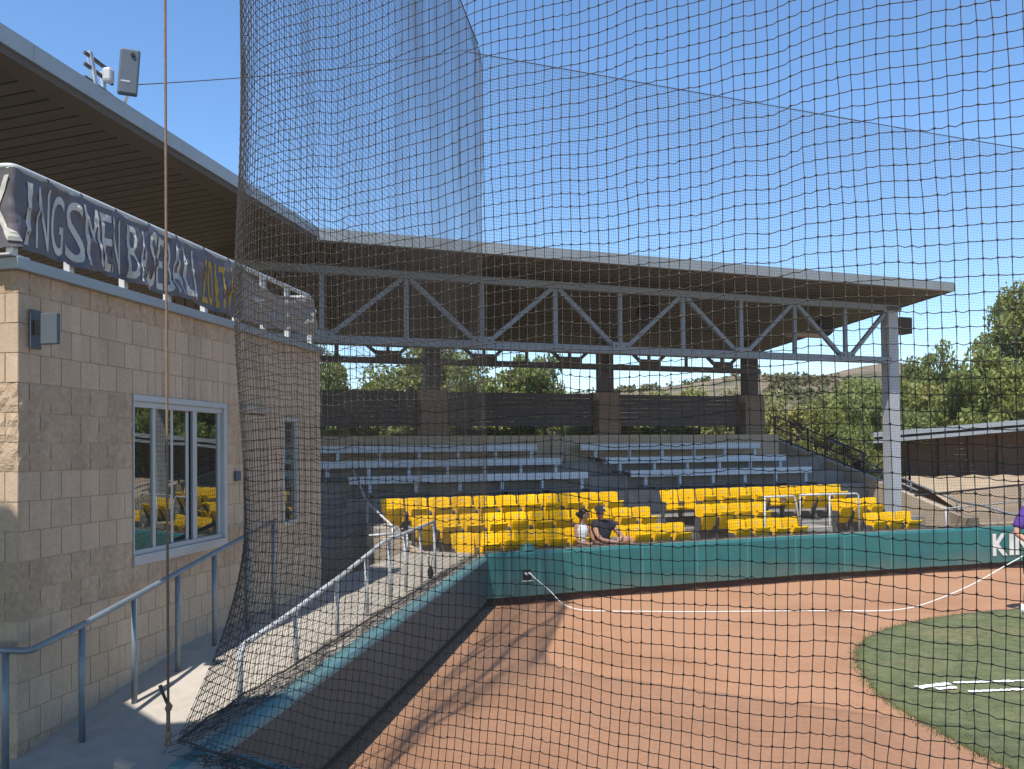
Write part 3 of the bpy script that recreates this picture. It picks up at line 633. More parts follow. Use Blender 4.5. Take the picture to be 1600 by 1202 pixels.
# ------------------------------------------------------------------ stand: concrete steps, walls
st = thing('concrete_stand', 'stepped grey concrete stand carrying the yellow seats and metal benches', 'grandstand', tuple(Cp(4, 3, 0)))
S0, S1 = -4.6, 11.7
def step(d0, d1, z, s0=S0, s1=S1, m_='concrete_dark'):
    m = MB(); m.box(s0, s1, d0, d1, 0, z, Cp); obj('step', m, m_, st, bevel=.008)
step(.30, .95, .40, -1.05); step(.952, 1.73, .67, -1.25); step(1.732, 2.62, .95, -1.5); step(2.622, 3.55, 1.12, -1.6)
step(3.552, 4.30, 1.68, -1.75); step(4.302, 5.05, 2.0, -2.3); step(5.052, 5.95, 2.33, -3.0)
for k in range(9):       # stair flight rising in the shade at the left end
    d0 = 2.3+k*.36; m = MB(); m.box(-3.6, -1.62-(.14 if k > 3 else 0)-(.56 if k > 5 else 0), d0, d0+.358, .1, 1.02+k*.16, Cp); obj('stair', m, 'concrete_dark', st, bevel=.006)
m = MB(); m.box(-1.62, -1.16, .75, 2.3, 0, 1.16, Cp); obj('end_wall', m, 'concrete_cream', st, bevel=.01)
m = MB(); m.box(-1.155, -.98, .35, 1.7, 0, .96, Cp); obj('end_wall', m, 'concrete_cream', st, bevel=.01)
m = MB(); m.box(-1.62, -1.2, 1.2, 2.2, 1.164, 1.30, Cp); obj('end_wall_cap', m, 'concrete', st, bevel=.01)
m = MB(); m.box(S0, 10.9, 5.96, 6.06, 2.2, 3.0, Cp); obj('rear_parapet', m, 'concrete_cream', st, bevel=.01)
# right side parapet, sloping with the steps
m = MB(); m.prism([Cp(11.75, d, z) for d, z in [(.55, -.02), (7.3, -.02), (7.3, 2.86), (3.65, 1.86), (.75, 1.0), (.55, .98)]], .28*CS); pw = obj('side_parapet', m, 'concrete_cream', st, bevel=.01)
m = MB(); m.box(7.05, 7.78, .5, 1.1, .4, .98, Cp); obj('entry_step', m, 'concrete', st, bevel=.01)
# dark windscreen panels between the rear piers
for i, (a, b, lab) in enumerate([(-3.4, .44, 'dark brown windscreen panel left of the leftmost rear pier'), (1.16, 5.2, 'dark brown windscreen panel between the left and middle rear piers'), (5.92, 9.84, 'dark brown windscreen panel between the middle and right rear piers')]):
    t = thing('windscreen', lab, 'windscreen', tuple(Cp((a+b)/2, 6.3, 3.2)), 'windscreen panels behind the benches')
    nb = 7
    for k in range(nb):
        z0 = 3.24+k*.122; m = MB(); m.hexa([Cp(a, 6.30, z0), Cp(b, 6.30, z0), Cp(b, 6.315, z0), Cp(a, 6.315, z0), Cp(a, 6.325, z0+.118), Cp(b, 6.325, z0+.118), Cp(b, 6.34, z0+.118), Cp(a, 6.34, z0+.118)]); obj('slat', m, 'screen', t)
    for x in np.linspace(a+.03, b-.03, 4):
        m = MB(); m.box(x-.025, x+.025, 6.345, 6.40, 3.0, 4.12, Cp); obj('post', m, 'black_steel', t)

# ------------------------------------------------------------------ benches
def bench(s0, s1, d, z, zf, label):
    t = thing('bleacher_bench', label, 'bench', tuple(Cp((s0+s1)/2, d, zf)), 'metal benches under the roof')
    m = MB(); m.box(s0, s1, d-.02, d+.25, z-.04, z, Cp); obj('seat_plank', m, 'alu', t, bevel=.006)
    m = MB(); m.box(s0, s1, d-.055, d-.022, z-.155, z+.002, Cp); obj('front_rail', m, 'alu', t, bevel=.006)
    m = MB(); m.box(s0+.15, s1-.5, d-.40, d-.15, zf+.055, zf+.095, Cp); obj('foot_plank', m, 'seat_metal', t, bevel=.005)
    n = int((s1-s0)/.98)
    for x in np.linspace(s0+.45, s1-.12, n+1):
        m = MB(); m.box(x-.035, x+.035, d+.02, d+.09, zf, z-.042, Cp); obj('leg', m, 'alu', t)
        m = MB(); m.box(x-.02, x+.02, d-.38, d+.02, zf+.005, zf+.05, Cp); obj('foot_bracket', m, 'steel_dark', t)
bench(-1.63, 3.85, 4.0, 2.115, 1.68, 'front metal bench of the left block, nearest the yellow seats'); bench(-2.4, 3.53, 4.75, 2.437, 2.0, 'middle metal bench of the left block'); bench(-3.0, 3.215, 5.5, 2.765, 2.33, 'rear metal bench of the left block, highest and farthest back')
bench(4.97, 10.29, 4.0, 2.119, 1.68, 'front metal bench of the right block, nearest the yellow seats'); bench(4.69, 10.10, 4.75, 2.430, 2.0, 'middle metal bench of the right block'); bench(4.40, 9.85, 5.5, 2.763, 2.33, 'rear metal bench of the right block, highest and farthest back')
def rail_thing(name, label, paths, r, m_, posts=(), n=8, cat='railing', base=None):
    t = thing(name, label, cat, tuple(base if base is not None else paths[0][0]))
    for p in paths:
        m = MB(); m.tube(rounded(p, .09), r, n); obj('rail', m, m_, t, smooth=True)
    for a, b in posts:
        m = MB(); m.tube([a, b], r*.95, n); obj('post', m, m_, t, smooth=True)
    return t
rail_thing('aisle_rail', 'grey pipe rail beside the bench aisle, upper', [[Cp(3.75, 5.0, 2.3), Cp(3.75, 5.0, 2.95), Cp(3.75, 5.8, 3.15), Cp(3.75, 5.8, 2.4)]], .02, 'pipe')
rail_thing('aisle_rail', 'grey pipe rail beside the bench aisle, lower', [[Cp(4.6, 3.5, 1.2), Cp(4.6, 3.5, 1.98), Cp(4.45, 4.35, 2.4), Cp(4.45, 4.35, 2.0)]], .02, 'pipe')

# ------------------------------------------------------------------ yellow flip seats
def curved(mb, w0, w1, y0, z0, y1, z1, bow, th, nx=7, nz=4, round_top=0.):
    """slightly dished panel from (y0,z0) up to (y1,z1); width w0 at the bottom, w1 at the top"""
    fr = []; bk = []
    L_ = math.hypot(y1-y0, z1-z0); ny, nzv = (z1-z0)/L_, -(y1-y0)/L_
    for j in range(nz+1):
        v = j/nz; rf = []; rb = []
        for i in range(nx+1):
            u = i/nx*2-1; wd = w0+(w1-w0)*v; x = u*wd/2; b = bow*(1-u*u)
            z = z0+(z1-z0)*v-(round_top*abs(u)**6 if j == nz else 0); y = y0+(y1-y0)*v
            rf.append((x, y+b*ny, z+b*nzv)); rb.append((x, y+(b+th)*ny, z+(b+th)*nzv))
        fr.append(rf); bk.append(rb)
    o = len(mb.v); n1 = nx+1; n2 = nz+1
    mb.v += [p for r_ in fr for p in r_]+[p for r_ in bk for p in r_]; q = n1*n2
    for j in range(nz):
        for i in range(nx):
            a = o+j*n1+i; mb.f.append((a, a+1, a+1+n1, a+n1)); mb.f.append((q+a, q+a+n1, q+a+1+n1, q+a+1))
    for i in range(nx):
        a = o+i; mb.f.append((a, q+a, q+a+1, a+1)); a = o+nz*n1+i; mb.f.append((a, a+1, q+a+1, q+a))
    for j in range(nz):
        a = o+j*n1; mb.f.append((a, a+n1, q+a+n1, q+a)); a = o+j*n1+nx; mb.f.append((a, q+a, q+a+n1, a+n1))
SEATW = .45
def seat_parts(openp):
    P = []
    m = MB(); curved(m, .39, .432, .0, .33, .085, .795, .035, .022, round_top=.022); P.append(('backrest', m, 'seat', True))
    m = MB()
    if openp: curved(m, .39, .36, -.02, .36, -.40, .40, .03, .035)
    else: curved(m, .285, .345, -.030, .27, -.215, .64, -.022, .032)
    P.append(('seat_pan', m, 'seat', True))
    m = MB(); m.box(-.022, .022, -.006+.03, .004+.03, .70, .735); P.append(('number_plate', m, 'plate', False))
    for sx in (-1, 1):
        m = MB(); x = sx*(SEATW/2-.012)
        m.prism([(x-.010, y, z) for y, z in [(.06, 0), (-.16, 0), (-.13, .05), (-.06, .20), (-.17, .50), (-.15, .54), (.03, .54), (.07, .42), (.03, .2)]], (.020, 0, 0)); P.append(('side_standard', m, 'seat_metal', False))
    m = MB(); m.tube([(-SEATW/2, -.03, .345), (SEATW/2, -.03, .345)], .014, 6); P.append(('hinge_bar', m, 'seat_metal', False))
    return P
PROTO = {}
for op in (False, True):
    L_ = []
    for (nm, m, mt_, sm) in seat_parts(op):
        me = m.mesh(nm); fix_normals(me); me.materials.append(MATS[mt_])
        if sm:
            for p in me.polygons: p.use_smooth = True
        L_.append((nm, me, sm))
    PROTO[op] = L_
ORD = ['first', 'second', 'third', 'fourth', 'fifth', 'sixth', 'seventh', 'eighth', 'ninth', 'tenth', 'eleventh']
def seat(s, d, zf, op, label):
    t = thing('stadium_seat', label, 'seat', tuple(Cp(s, d, zf)), 'yellow flip seats of the stand'); t.rotation_euler = (0, 0, PH+random.uniform(-.012, .012))
    for nm, me, sm in PROTO[op]:
        o = bpy.data.objects.new(nm, me); COL.objects.link(o); o.parent = t
        if nm == 'seat_pan' and not op: o.rotation_euler = (random.uniform(-.05, .12), 0, 0)
        if sm:
            md = o.modifiers.new('bevel', 'BEVEL'); md.width = .006; md.segments = 2; md.limit_method = 'ANGLE'; md.angle_limit = R(50)
ROWS = [('front row of the left block', .70, .40, -.41, 4.371, 11, {0}), ('middle row of the left block', 1.46, .67, -.935, 4.077, 11, set()), ('rear row of the left block', 2.24, .95, -1.332, 3.74, 11, set()),
        ('rear row of the right block', 2.24, .95, 4.752, 9.711, 11, {0, 1, 6}), ('middle row of the right block', 1.46, .67, 5.102, 6.852, 4, set()), ('front row of the right block', .70, .40, 5.359, 7.156, 4, set()),
        ('short middle row beyond the white rail', 1.46, .67, 8.684, 10.02, 3, set()), ('short front row beyond the white rail', .70, .40, 8.87, 10.24, 3, set())]
for nm, d, zf, a, b, n, ops in ROWS:
    st_ = (b-a)/n
    for i in range(n):
        if nm == ROWS[0][0] and i in (6, 7): op = True
        else: op = i in ops
        seat(a+st_*(i+.5), d, zf, op, '%s yellow seat from left, %s%s' % (ORD[i], nm, ', folded down' if op else ''))
# end brackets beside the aisle
rail_thing('entry_rail', 'white pipe rail at the seat entry, left one', [[Cp(6.25, .75, 1.62), Cp(7.03, .75, 1.62), Cp(7.05, .62, .98)]], .022, 'white_pipe', [(Cp(6.27, .75, 1.61), Cp(6.27, .75, .42))], base=Cp(6.6, .7, .4))
rail_thing('entry_rail', 'white pipe rail at the seat entry, right one above the wall', [[Cp(7.04, .62, 1.645), Cp(8.60, .62, 1.63), Cp(8.61, .62, .41)]], .022, 'white_pipe', [(Cp(7.82, .62, 1.64), Cp(7.82, .62, .41)), (Cp(7.06, .62, 1.64), Cp(7.06, .62, .98))], base=Cp(7.8, .6, .4))
# stair rail on the right parapet and the black guard behind it
def par(d, dz, s=11.89): return Cp(s, d, np.interp(d, [.75, 3.65, 7.3], [1.0, 1.86, 2.86])+dz)
rail_thing('stair_rail', 'galvanized pipe handrail on the sloping parapet at the right', [[par(3.62, .02), par(3.62, .31), par(.95, .26), par(.30, .26), par(-.4, .12)], [par(3.60, .17), par(2.1, .14)], [par(4.35, .0, 12.35), par(4.35, .42, 12.35), par(5.6, .42, 12.35)]], .024, 'pipe', [(par(2.3, .0), par(2.3, .29)), (par(1.0, -.02), par(1.0, .26))], base=par(2, 0))
t = thing('stair_guard', 'black steel guard railing with mesh climbing beside the right pier', 'railing', tuple(par(6, 0)))
for dz in (.72, .38, .08):
    m = MB(); m.bar(par(7.35, dz), par(3.75, dz*.78), .035, .035); obj('rail', m, 'black_steel', t)
for d in np.linspace(7.33, 3.8, 6):
    m = MB(); m.bar(par(d, .0), par(d, .70 if d > 5 else .58), .035, .035, tuple(CS)); obj('post', m, 'black_steel', t)
m = MB()
for d in np.arange(3.85, 7.3, .075): m.bar(par(d, .08), par(d, .60), .008, .008, tuple(CS))
obj('mesh_infill', m, 'black_steel', t, kind='stuff')

# ------------------------------------------------------------------ padded field walls
WH = .90
wc = thing('padded_wall', 'teal padded field wall in front of the yellow seats', 'wall', tuple(Cp(6, 0, 0)))
cs_ = [0, 1.63, 3.55, 6.4, 9.44, 11.97, 16.0]; cdv = [0, .0, -.04, -.10, -.36, -.56, -.9]
def wd_(s): return float(np.interp(s, cs_, cdv))
seams = [-.02, .93, 1.81, 2.947, 4.081, 5.193, 6.303, 7.42, 8.534, 9.60, 10.72, 11.83, 12.95, 14.05, 15.2]
for a, b in zip(seams[:-1], seams[1:]):
    G = []; m = MB()
    a_, b_ = a+.006, b-.006
    def prof(s): 
        q = wd_(s); bul = .0
        return [(q+.02, .13), (q-.015, .15), (q-.028, .45), (q-.02, WH-.05), (q+.008, WH-.008), (q+.05, WH+.002), (q+.07, WH-.05), (q+.07, .14)]
    n = 6
    for s in np.linspace(a_, b_, n):
        e = .012 if s in (a_, b_) else 0
        G.append([Cp(s, d+e*(1 if k < 5 else 0), z) for k, (d, z) in enumerate(prof(s))])
    m.sheet(G); k = len(G[0]); N_ = len(m.v)
    m.f += [tuple(range(k))[::-1], tuple(range(N_-k, N_))]
    obj('pad', m, 'pad', wc, smooth=False)
    m = MB(); m.bar(Cp(b, wd_(b)-.010, .16), Cp(b, wd_(b)-.010, WH-.03), .016, .012, tuple(CD)); obj('seam_strip', m, 'pad_seam', wc)
m = MB(); 
for a, b in zip(cs_[:-1], cs_[1:]):
    m.hexa([Cp(a, wd_(a)+.075, 0), Cp(b, wd_(b)+.075, 0), Cp(b, wd_(b)+.30, 0), Cp(a, wd_(a)+.30, 0), Cp(a, wd_(a)+.075, WH+.0), Cp(b, wd_(b)+.075, WH), Cp(b, wd_(b)+.30, WH), Cp(a, wd_(a)+.30, WH)])
obj('coping', m, 'concrete', wc)
m = MB()
for a, b in zip(cs_[:-1], cs_[1:]):
    m.hexa([Cp(a, wd_(a)+.04, 0), Cp(b, wd_(b)+.04, 0), Cp(b, wd_(b)+.073, 0), Cp(a, wd_(a)+.073, 0), Cp(a, wd_(a)+.04, .135), Cp(b, wd_(b)+.04, .135), Cp(b, wd_(b)+.073, .135), Cp(a, wd_(a)+.073, .135)])
obj('kick_board', m, 'kick', wc)
m = MB(); m.box(.62, .77, -.045, -.02, .42, .60, Cp); ob = obj('hose_outlet', m, 'dark_plastic', wc, bevel=.008)
for x in (.66, .73):
    m = MB(); c = Cp(x, -.045, .535); m.tube([c, c-CD*.05], .022, 8); obj('outlet_valve', m, 'plate', ob)
m = MB(); m.box(.60, .80, -.05, -.02, .40, .415, Cp); obj('outlet_shelf', m, 'plate', ob)
# letters on the wall
OFFSET[0] = .035
for i, ch in enumerate('KINGSMEN'):
    wds = [.40, .12, .42, .40, .40, .46, .36, .42]; x0 = 11.09+sum(wds[:i])+.045*i; x1 = x0+wds[i]
    letter(ch, lambda u, v, x0=x0, x1=x1: Cp(x0+(x1-x0)*u, wd_(x0+(x1-x0)*u)-.036, .29+.47*v), 'ink_white', wc, 2, 'letter')
m = MB(); c = Cp(.76, .1, WH); 
m.sheet([[c+CS*(.145*math.cos(a)*r)+CD*(.10*math.sin(a)*r)+ZA*(.005+.13*(1-r**3)+.012*math.sin(3*a)*r) for a in np.linspace(0, 2*math.pi, 19)] for r in np.linspace(0.02, 1, 8)])
tag(obj('cloth_cover', m, 'pad', smooth=True), 'dark teal cloth cover lying on top of the wall above the hose outlet', 'cover')
# near wall (runs towards the camera) with its corner and the return in front of the camera
wb = thing('padded_wall', 'shaded near field wall with pale teal rounded top running away from the camera', 'wall', tuple(Wp(-4.5, 0, 0)))
bseams = [-9.18, -7.8, -6.35, -4.9, -3.45, -2.0, -1.0, -.02]
for a, b in zip(bseams[:-1], bseams[1:]):
    m = MB(); G = []
    for y in np.linspace(a+.003, b-.003, 6):
        G.append([Wp(y, o, z) for o, z in [(-.05, .10), (-.012, .11), (0.004*math.sin(y*3), .45), (0, .792), (-.13, .792), (-.13, .12)]])
    m.sheet(G); k = len(G[0]); N_ = len(m.v); m.f += [tuple(range(k))[::-1], tuple(range(N_-k, N_))]
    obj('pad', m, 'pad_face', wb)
    m = MB(); G = []
    for y in np.linspace(a+.003, b-.003, 6):
        G.append([Wp(y, o, z) for o, z in [(-.13, .795), (.004, .795), (.002, .82), (-.015, .855), (-.06, .874), (-.12, .876), (-.13, .87)]])
    m.sheet(G); k = len(G[0]); N_ = len(m.v); m.f += [tuple(range(k))[::-1], tuple(range(N_-k, N_))]
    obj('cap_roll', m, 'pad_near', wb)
m = MB(); m.box(-9.28, .16, -.34, -.132, 0, .868, Wp); obj('coping', m, 'concrete', wb, bevel=.01)
m = MB(); m.box(-9.15, .0, -.12, -.055, 0, .098, Wp); obj('kick_board', m, 'kick', wb)
wa = thing('kerb_wall', 'low grey concrete wall end at the lower left under the net corner', 'wall', tuple(Ap(0, 0, .4)))
m = MB(); m.prism([Ap(-.12, -.30, 0), Ap(8, -.30, 0), Ap(8, .02, 0), Ap(.36, .02, 0), Ap(-.02, .06, 0), Ap(-.20, -.10, 0)], (0, 0, .862)); obj('body', m, 'concrete', wa, bevel=.03)
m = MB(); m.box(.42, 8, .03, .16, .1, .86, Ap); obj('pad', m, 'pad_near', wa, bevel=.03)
m = MB(); rr = random.Random(3); G = []
for i in range(16):
    row = []
    for j in range(12):
        u = i/15; v = j/11; p = Ap(-.42+1.1*u, -.42-.45*v, .62+.10*fbm(u*4, v*3, 2)+.06*math.sin(u*9+v*4)-.14*v*v+.10*math.sin(math.pi*u)); row.append(p)
    G.append(row)
m.sheet(G); tag(obj('folded_tarp', m, 'tarp', smooth=True), 'black folded tarp lying behind the low wall end at the lower left', 'tarp')

# ------------------------------------------------------------------ handrails on the walkway
def hr(t, z): return Bp(t, .27, z)
rail_thing('ramp_handrail', 'blue grey pipe handrail along the block building wall', [[Bp(-.20, -.9, 1.385), Bp(-.20, .235, 1.385), Bp(-.175, .27, 1.392), hr(.274, 1.452), hr(2.0, 1.738), hr(3.2, 1.93)]], .023, 'pipe', [(hr(t, zl(t)-.02), hr(t, z)) for t, z in [(.274, 1.44), (.851, 1.54), (1.427, 1.635), (1.998, 1.73), (2.6, 1.82), (3.15, 1.91)]] + [(Bp(-.2, .085, .5), Bp(-.2, .085, 1.38))], n=12, base=hr(.3, .63))
RP = [(-2.03, 6.04, 1.21), (-1.91, 6.82, 1.27), (-1.69, 8.23, 1.43), (-1.5, 9.45, 1.60), (-1.33, 10.5, 1.61), (-1.13, 11.81, 1.62)]
rail_thing('walkway_rail', 'white pipe guard rail along the inner side of the near field wall', [[(-2.03, 6.04, .70)]+RP], .023, 'white_pipe', [(tuple(np.array(p)+[.0, 0, 0]), (p[0]+.01, p[1], .85)) for p in [(-1.88, 7.0, 1.28), (-1.73, 7.95, 1.40), (-1.60, 8.85, 1.52), (-1.47, 9.65, 1.60), (-1.37, 10.3, 1.61), (-1.25, 11.0, 1.61), (-1.14, 11.78, 1.61)]], n=10, base=(-1.7, 8, .86))
rail_thing('stair_rail', 'white pipe rail slanting up beside the shaded stairs', [[Cp(-1.35, 1.0, 1.30), Cp(-1.55, 2.45, 1.68), Cp(-1.62, 3.6, 2.3)], [Cp(-1.30, .6, 1.26), Cp(-1.9, .5, 1.25)]], .022, 'white_pipe', [(Cp(-1.37, 1.1, 1.32), Cp(-1.37, 1.1, .9)), (Cp(-1.2, .75, 1.27), Cp(-1.2, .75, .5)), (Cp(-1.55, 2.45, 1.66), Cp(-1.55, 2.45, 1.1))], base=Cp(-1.4, 1.2, .9))

m = MB(); c = np.array([-1.16, 11.36, .86]); G = []
for i in range(9):
    v = i/8; G.append([c+np.array([(.036+.014*math.sin(3*a)+.010*fbm(a, v*4))*math.sin(math.pi*(.12+.86*v))*math.cos(a), .05*math.sin(math.pi*(.12+.86*v))*math.sin(a), .19*v]) for a in np.linspace(0, 2*math.pi, 15)])
m.sheet(G); bg2 = obj('small_bag', m, 'black_cloth', smooth=True, loc=tuple(c)); tag(bg2, 'small black bag at the foot of the walkway rail near the wall corner', 'bag')
m = MB(); m.tube([c+np.array([-.02, 0, .17]), c+np.array([-.03, 0, .30]), c+np.array([.03, 0, .31]), c+np.array([.02, 0, .17])], .006, 6); obj('strap', m, 'black_cloth', bg2)
# ------------------------------------------------------------------ nets
def strands(P, U, W, rad):
    """P: (n strands, m points, 3); U,W: unit cross vectors (broadcast); three-sided tubes"""
    n, m_, _ = P.shape; r = np.broadcast_to(np.asarray(rad), (n, m_))[..., None]
    ring = []
    for k in range(3):
        a = 2*math.pi*k/3+.5; ring.append(P+(U*math.cos(a)+W*math.sin(a))*r)
    V = np.stack(ring, 2).reshape(-1, 3)                     # index ((i*m)+j)*3+k
    i = np.arange(n)[:, None, None]; j = np.arange(m_-1)[None, :, None]; k = np.arange(3)[None, None, :]
    a = (i*m_+j)*3+k; b = (i*m_+j)*3+(k+1) % 3; c = b+3; d = a+3
    return V, np.stack([a, b, c, d], -1).reshape(-1, 4)
def quick_mesh(name, parts, tris=None):
    V = np.concatenate([p[0] for p in parts]); F = []; o = 0
    for v, f in parts: F.append(f+o); o += len(v)
    me = bpy.data.meshes.new(name); quads = np.concatenate([f for f in F if f.shape[1] == 4]); tr = [f for f in F if f.shape[1] == 3]; tr = np.concatenate(tr) if tr else np.zeros((0, 3), int)
    me.vertices.add(len(V)); me.vertices.foreach_set('co', V.astype(np.float32).ravel())
    lt = np.concatenate([quads.ravel(), tr.ravel()]); me.loops.add(len(lt)); me.loops.foreach_set('vertex_index', lt.astype(np.int32))
    st_ = np.concatenate([np.arange(len(quads))*4, len(quads)*4+np.arange(len(tr))*3]); me.polygons.add(len(st_)); me.polygons.foreach_set('loop_start', st_.astype(np.int32))
    me.update(calc_edges=True); return me
def sm_noise(shape, sc, seed):                           # smooth random field on a grid
    g_ = np.random.default_rng(seed); a, b = max(2, int(shape[0]/sc[0])+2), max(2, int(shape[1]/sc[1])+2); c = g_.normal(size=(a, b))
    x = np.linspace(0, a-1.001, shape[0]); y = np.linspace(0, b-1.001, shape[1]); xi = x.astype(int); yi = y.astype(int); fx = (x-xi); fy = (y-yi); fx = (fx*fx*(3-2*fx))[:, None]; fy = (fy*fy*(3-2*fy))[None]
    return c[xi][:, yi]*(1-fx)*(1-fy)+c[xi+1][:, yi]*fx*(1-fy)+c[xi][:, yi+1]*(1-fx)*fy+c[xi+1][:, yi+1]*fx*fy
ZB = .885; ZTOP = 9.42; CU, CV = .044, .0585
# plan curve of the near net, upper and lower edge
Aend = P0+5.9*AS; Ap1 = np.array([-1.30, 4.52, 0]); Actrl = np.array([-1.80, 4.80, 0]); Bp1 = np.array([-1.72, 5.60, 0]); Bend = np.array([-.47, 13.62, 0])
def dens(pts, n):
    pts = np.array(pts); L_ = np.r_[0, np.cumsum(np.linalg.norm(np.diff(pts, axis=0), axis=1))]; u = np.linspace(0, L_[-1], n); return np.stack([np.interp(u, L_, pts[:, k]) for k in range(3)], 1), L_[-1]
tq = np.linspace(0, 1, 40)[:, None]; bez = Ap1*(1-tq)**2+2*Actrl*tq*(1-tq)+Bp1*tq**2
LA = np.linalg.norm(Aend-Ap1); LB = np.linalg.norm(Bend-Bp1); _, LF = dens(bez, 10)
nA, nF, nB = int(LA/CU), int(LF/CU*1.25), int(LB/CU)
up = np.concatenate([dens([Aend, Ap1], nA)[0], dens(bez, nF)[0][1:], dens([Bp1, Bend], nB)[0][1:]])
PB0 = P0+AS*.02-WBN*.0; loA = dens([Aend, P0+AS*.75], nA)[0]; loF = dens([P0+AS*.75, P0+AS*.03+AN*.03, P0+WB*.85], nF)[0][1:]; loB = dens([P0+WB*.85, Bend-WBN*.14], nB)[0][1:]
lo = np.concatenate([loA, loF, loB]); NU = len(up); zs = np.arange(ZB, ZTOP, CV); NV = len(zs)
wgt = np.clip(1-(zs-ZB)/1.3, 0, 1)**1.8
Pn = up[:, None, :]*(1-wgt)[None, :, None]+lo[:, None, :]*wgt[None, :, None]; Pn = Pn.copy(); Pn[:, :, 2] = zs[None]
tan = np.gradient(up, axis=0); tan /= np.linalg.norm(tan, axis=1)[:, None]; nor = np.stack([-tan[:, 1], tan[:, 0], tan[:, 2]*0], 1)
arcL = np.r_[0, np.cumsum(np.linalg.norm(np.diff(up, axis=0), axis=1))]
wob = sm_noise((NU, NV), (9, 30), 3)*.010+sm_noise((NU, NV), (3, 60), 4)*.005+sm_noise((NU, NV), (1.2, 1.2), 5)*.0022
kx = arcL-1.75; kink = .028*np.where(kx > 0, np.clip(kx/.38, 0, 1), 0)+.016*np.maximum(0, np.sin(arcL*4.1))     # seams where the rows hang down
fade = np.clip((zs-ZB)/.25, 0, 1)*np.clip((ZTOP-zs)/.4, 0, 1)
Pn[:, :, 2] += (wob+kink[:, None])*fade[None]
side = sm_noise((NU, NV), (14, 14), 8)*.006+sm_noise((NU, NV), (1.5, 2.5), 9)*.0022
Pn += tan[:, None, :]*(side*fade[None])[..., None]
bil = sm_noise((NU, NV), (40, 26), 12)*.028+sm_noise((NU, NV), (9, 22), 13)*.010
Pn += nor[:, None, :]*(bil*fade[None])[..., None]
radU = np.interp(arcL, [0, 5.2, 7.0, 14], [.0021, .0021, .0021, .0021])
parts = []
parts.append(strands(Pn, np.array([1., 0, 0]), np.array([0, 1., 0]), radU[:, None]*.95))
# rows, with a slack middle point between knots
mid = (Pn[1:]+Pn[:-1])/2; mid[:, :, 2] -= (np.abs(sm_noise(mid.shape[:2], (1.1, 1.1), 21))*.0035+.001)*(arcL[1:] < 7)[:, None]
rows = np.zeros((2*NU-1, NV, 3)); rows[0::2] = Pn; rows[1::2] = mid
rows = rows.transpose(1, 0, 2); nr = np.repeat(nor, 2, axis=0)[:2*NU-1]; rr_ = np.repeat(radU, 2)[:2*NU-1]
parts.append(strands(rows, nr[None], np.array([0, 0, 1.])[None, None], rr_[None]))
# knots on the near part
kn = Pn[arcL < 7.2].reshape(-1, 3); kr = .0053*np.random.default_rng(2).uniform(.8, 1.25, len(kn))[:, None]
octv = np.array([[1, 0, 0], [-1, 0, 0], [0, 1, 0], [0, -1, 0], [0, 0, 1.25], [0, 0, -1.25]]); octf = np.array([[0, 2, 4], [2, 1, 4], [1, 3, 4], [3, 0, 4], [2, 0, 5], [1, 2, 5], [3, 1, 5], [0, 3, 5]])
kv = (kn[:, None, :]+octv[None]*kr[:, None, :]).reshape(-1, 3); kf = (np.arange(len(kn))[:, None, None]*6+octf[None]).reshape(-1, 3)
parts.append((kv, kf))
nn = thing('backstop_net', 'near dark knotted safety net hung in front of the camera and over the near wall', 'net', tuple(P0+ZA*.87), 'safety nets')
me = quick_mesh('netting', parts); me.transform(Matrix.Translation(-Vector(nn.location))); o = obj('netting', me, 'net', nn, kind='stuff')
def rope_part(name, pts, r, parent, m_='net', n=6):
    m = MB(); m.tube(pts, r, n); return obj(name, m, m_, parent, smooth=True)
rope_part('top_cable', [(*p[:2], ZTOP) for p in up[::6]], .010, nn)
rope_part('bottom_rope', [(p[0], p[1], ZB+.012+.008*math.sin(i*1.7)) for i, p in enumerate(lo[::3])], .008, nn)
rope_part('corner_rope', [(*(Bend[:2]+np.array([-.01, .01])), z) for z in (.88, 3, 6, 9.42)], .008, nn)
# gathered slack of the net lying on the wall top
sk = []; g_ = np.random.default_rng(44)
for i in range(300):
    y0 = g_.uniform(-9.1, -.2); l = g_.uniform(.25, .9); o0 = g_.uniform(-.30, -.10); tt = np.linspace(0, 1, 7)
    sk.append(np.stack([Wp(y0+l*t, o0+.05*math.sin(5*t+i)+g_.normal()*.008, .882+abs(g_.normal())*.016) for t in tt]))
for i in range(110):
    u0 = g_.uniform(.1, 2.2); l = g_.uniform(.12, .4); o0 = g_.uniform(-.14, .05); tt = np.linspace(0, 1, 7)
    sk.append(np.stack([Ap(u0+l*t, o0+.05*math.sin(6*t+i)+g_.normal()*.01, .872+abs(g_.normal())*.02) for t in tt]))
me = quick_mesh('gathered_net', [strands(np.array(sk), np.array([1., 0, 0]), np.array([0, .3, .95]), .0022)]); me.transform(Matrix.Translation(-Vector(nn.location))); obj('gathered_net', me, 'net', nn, kind='stuff')
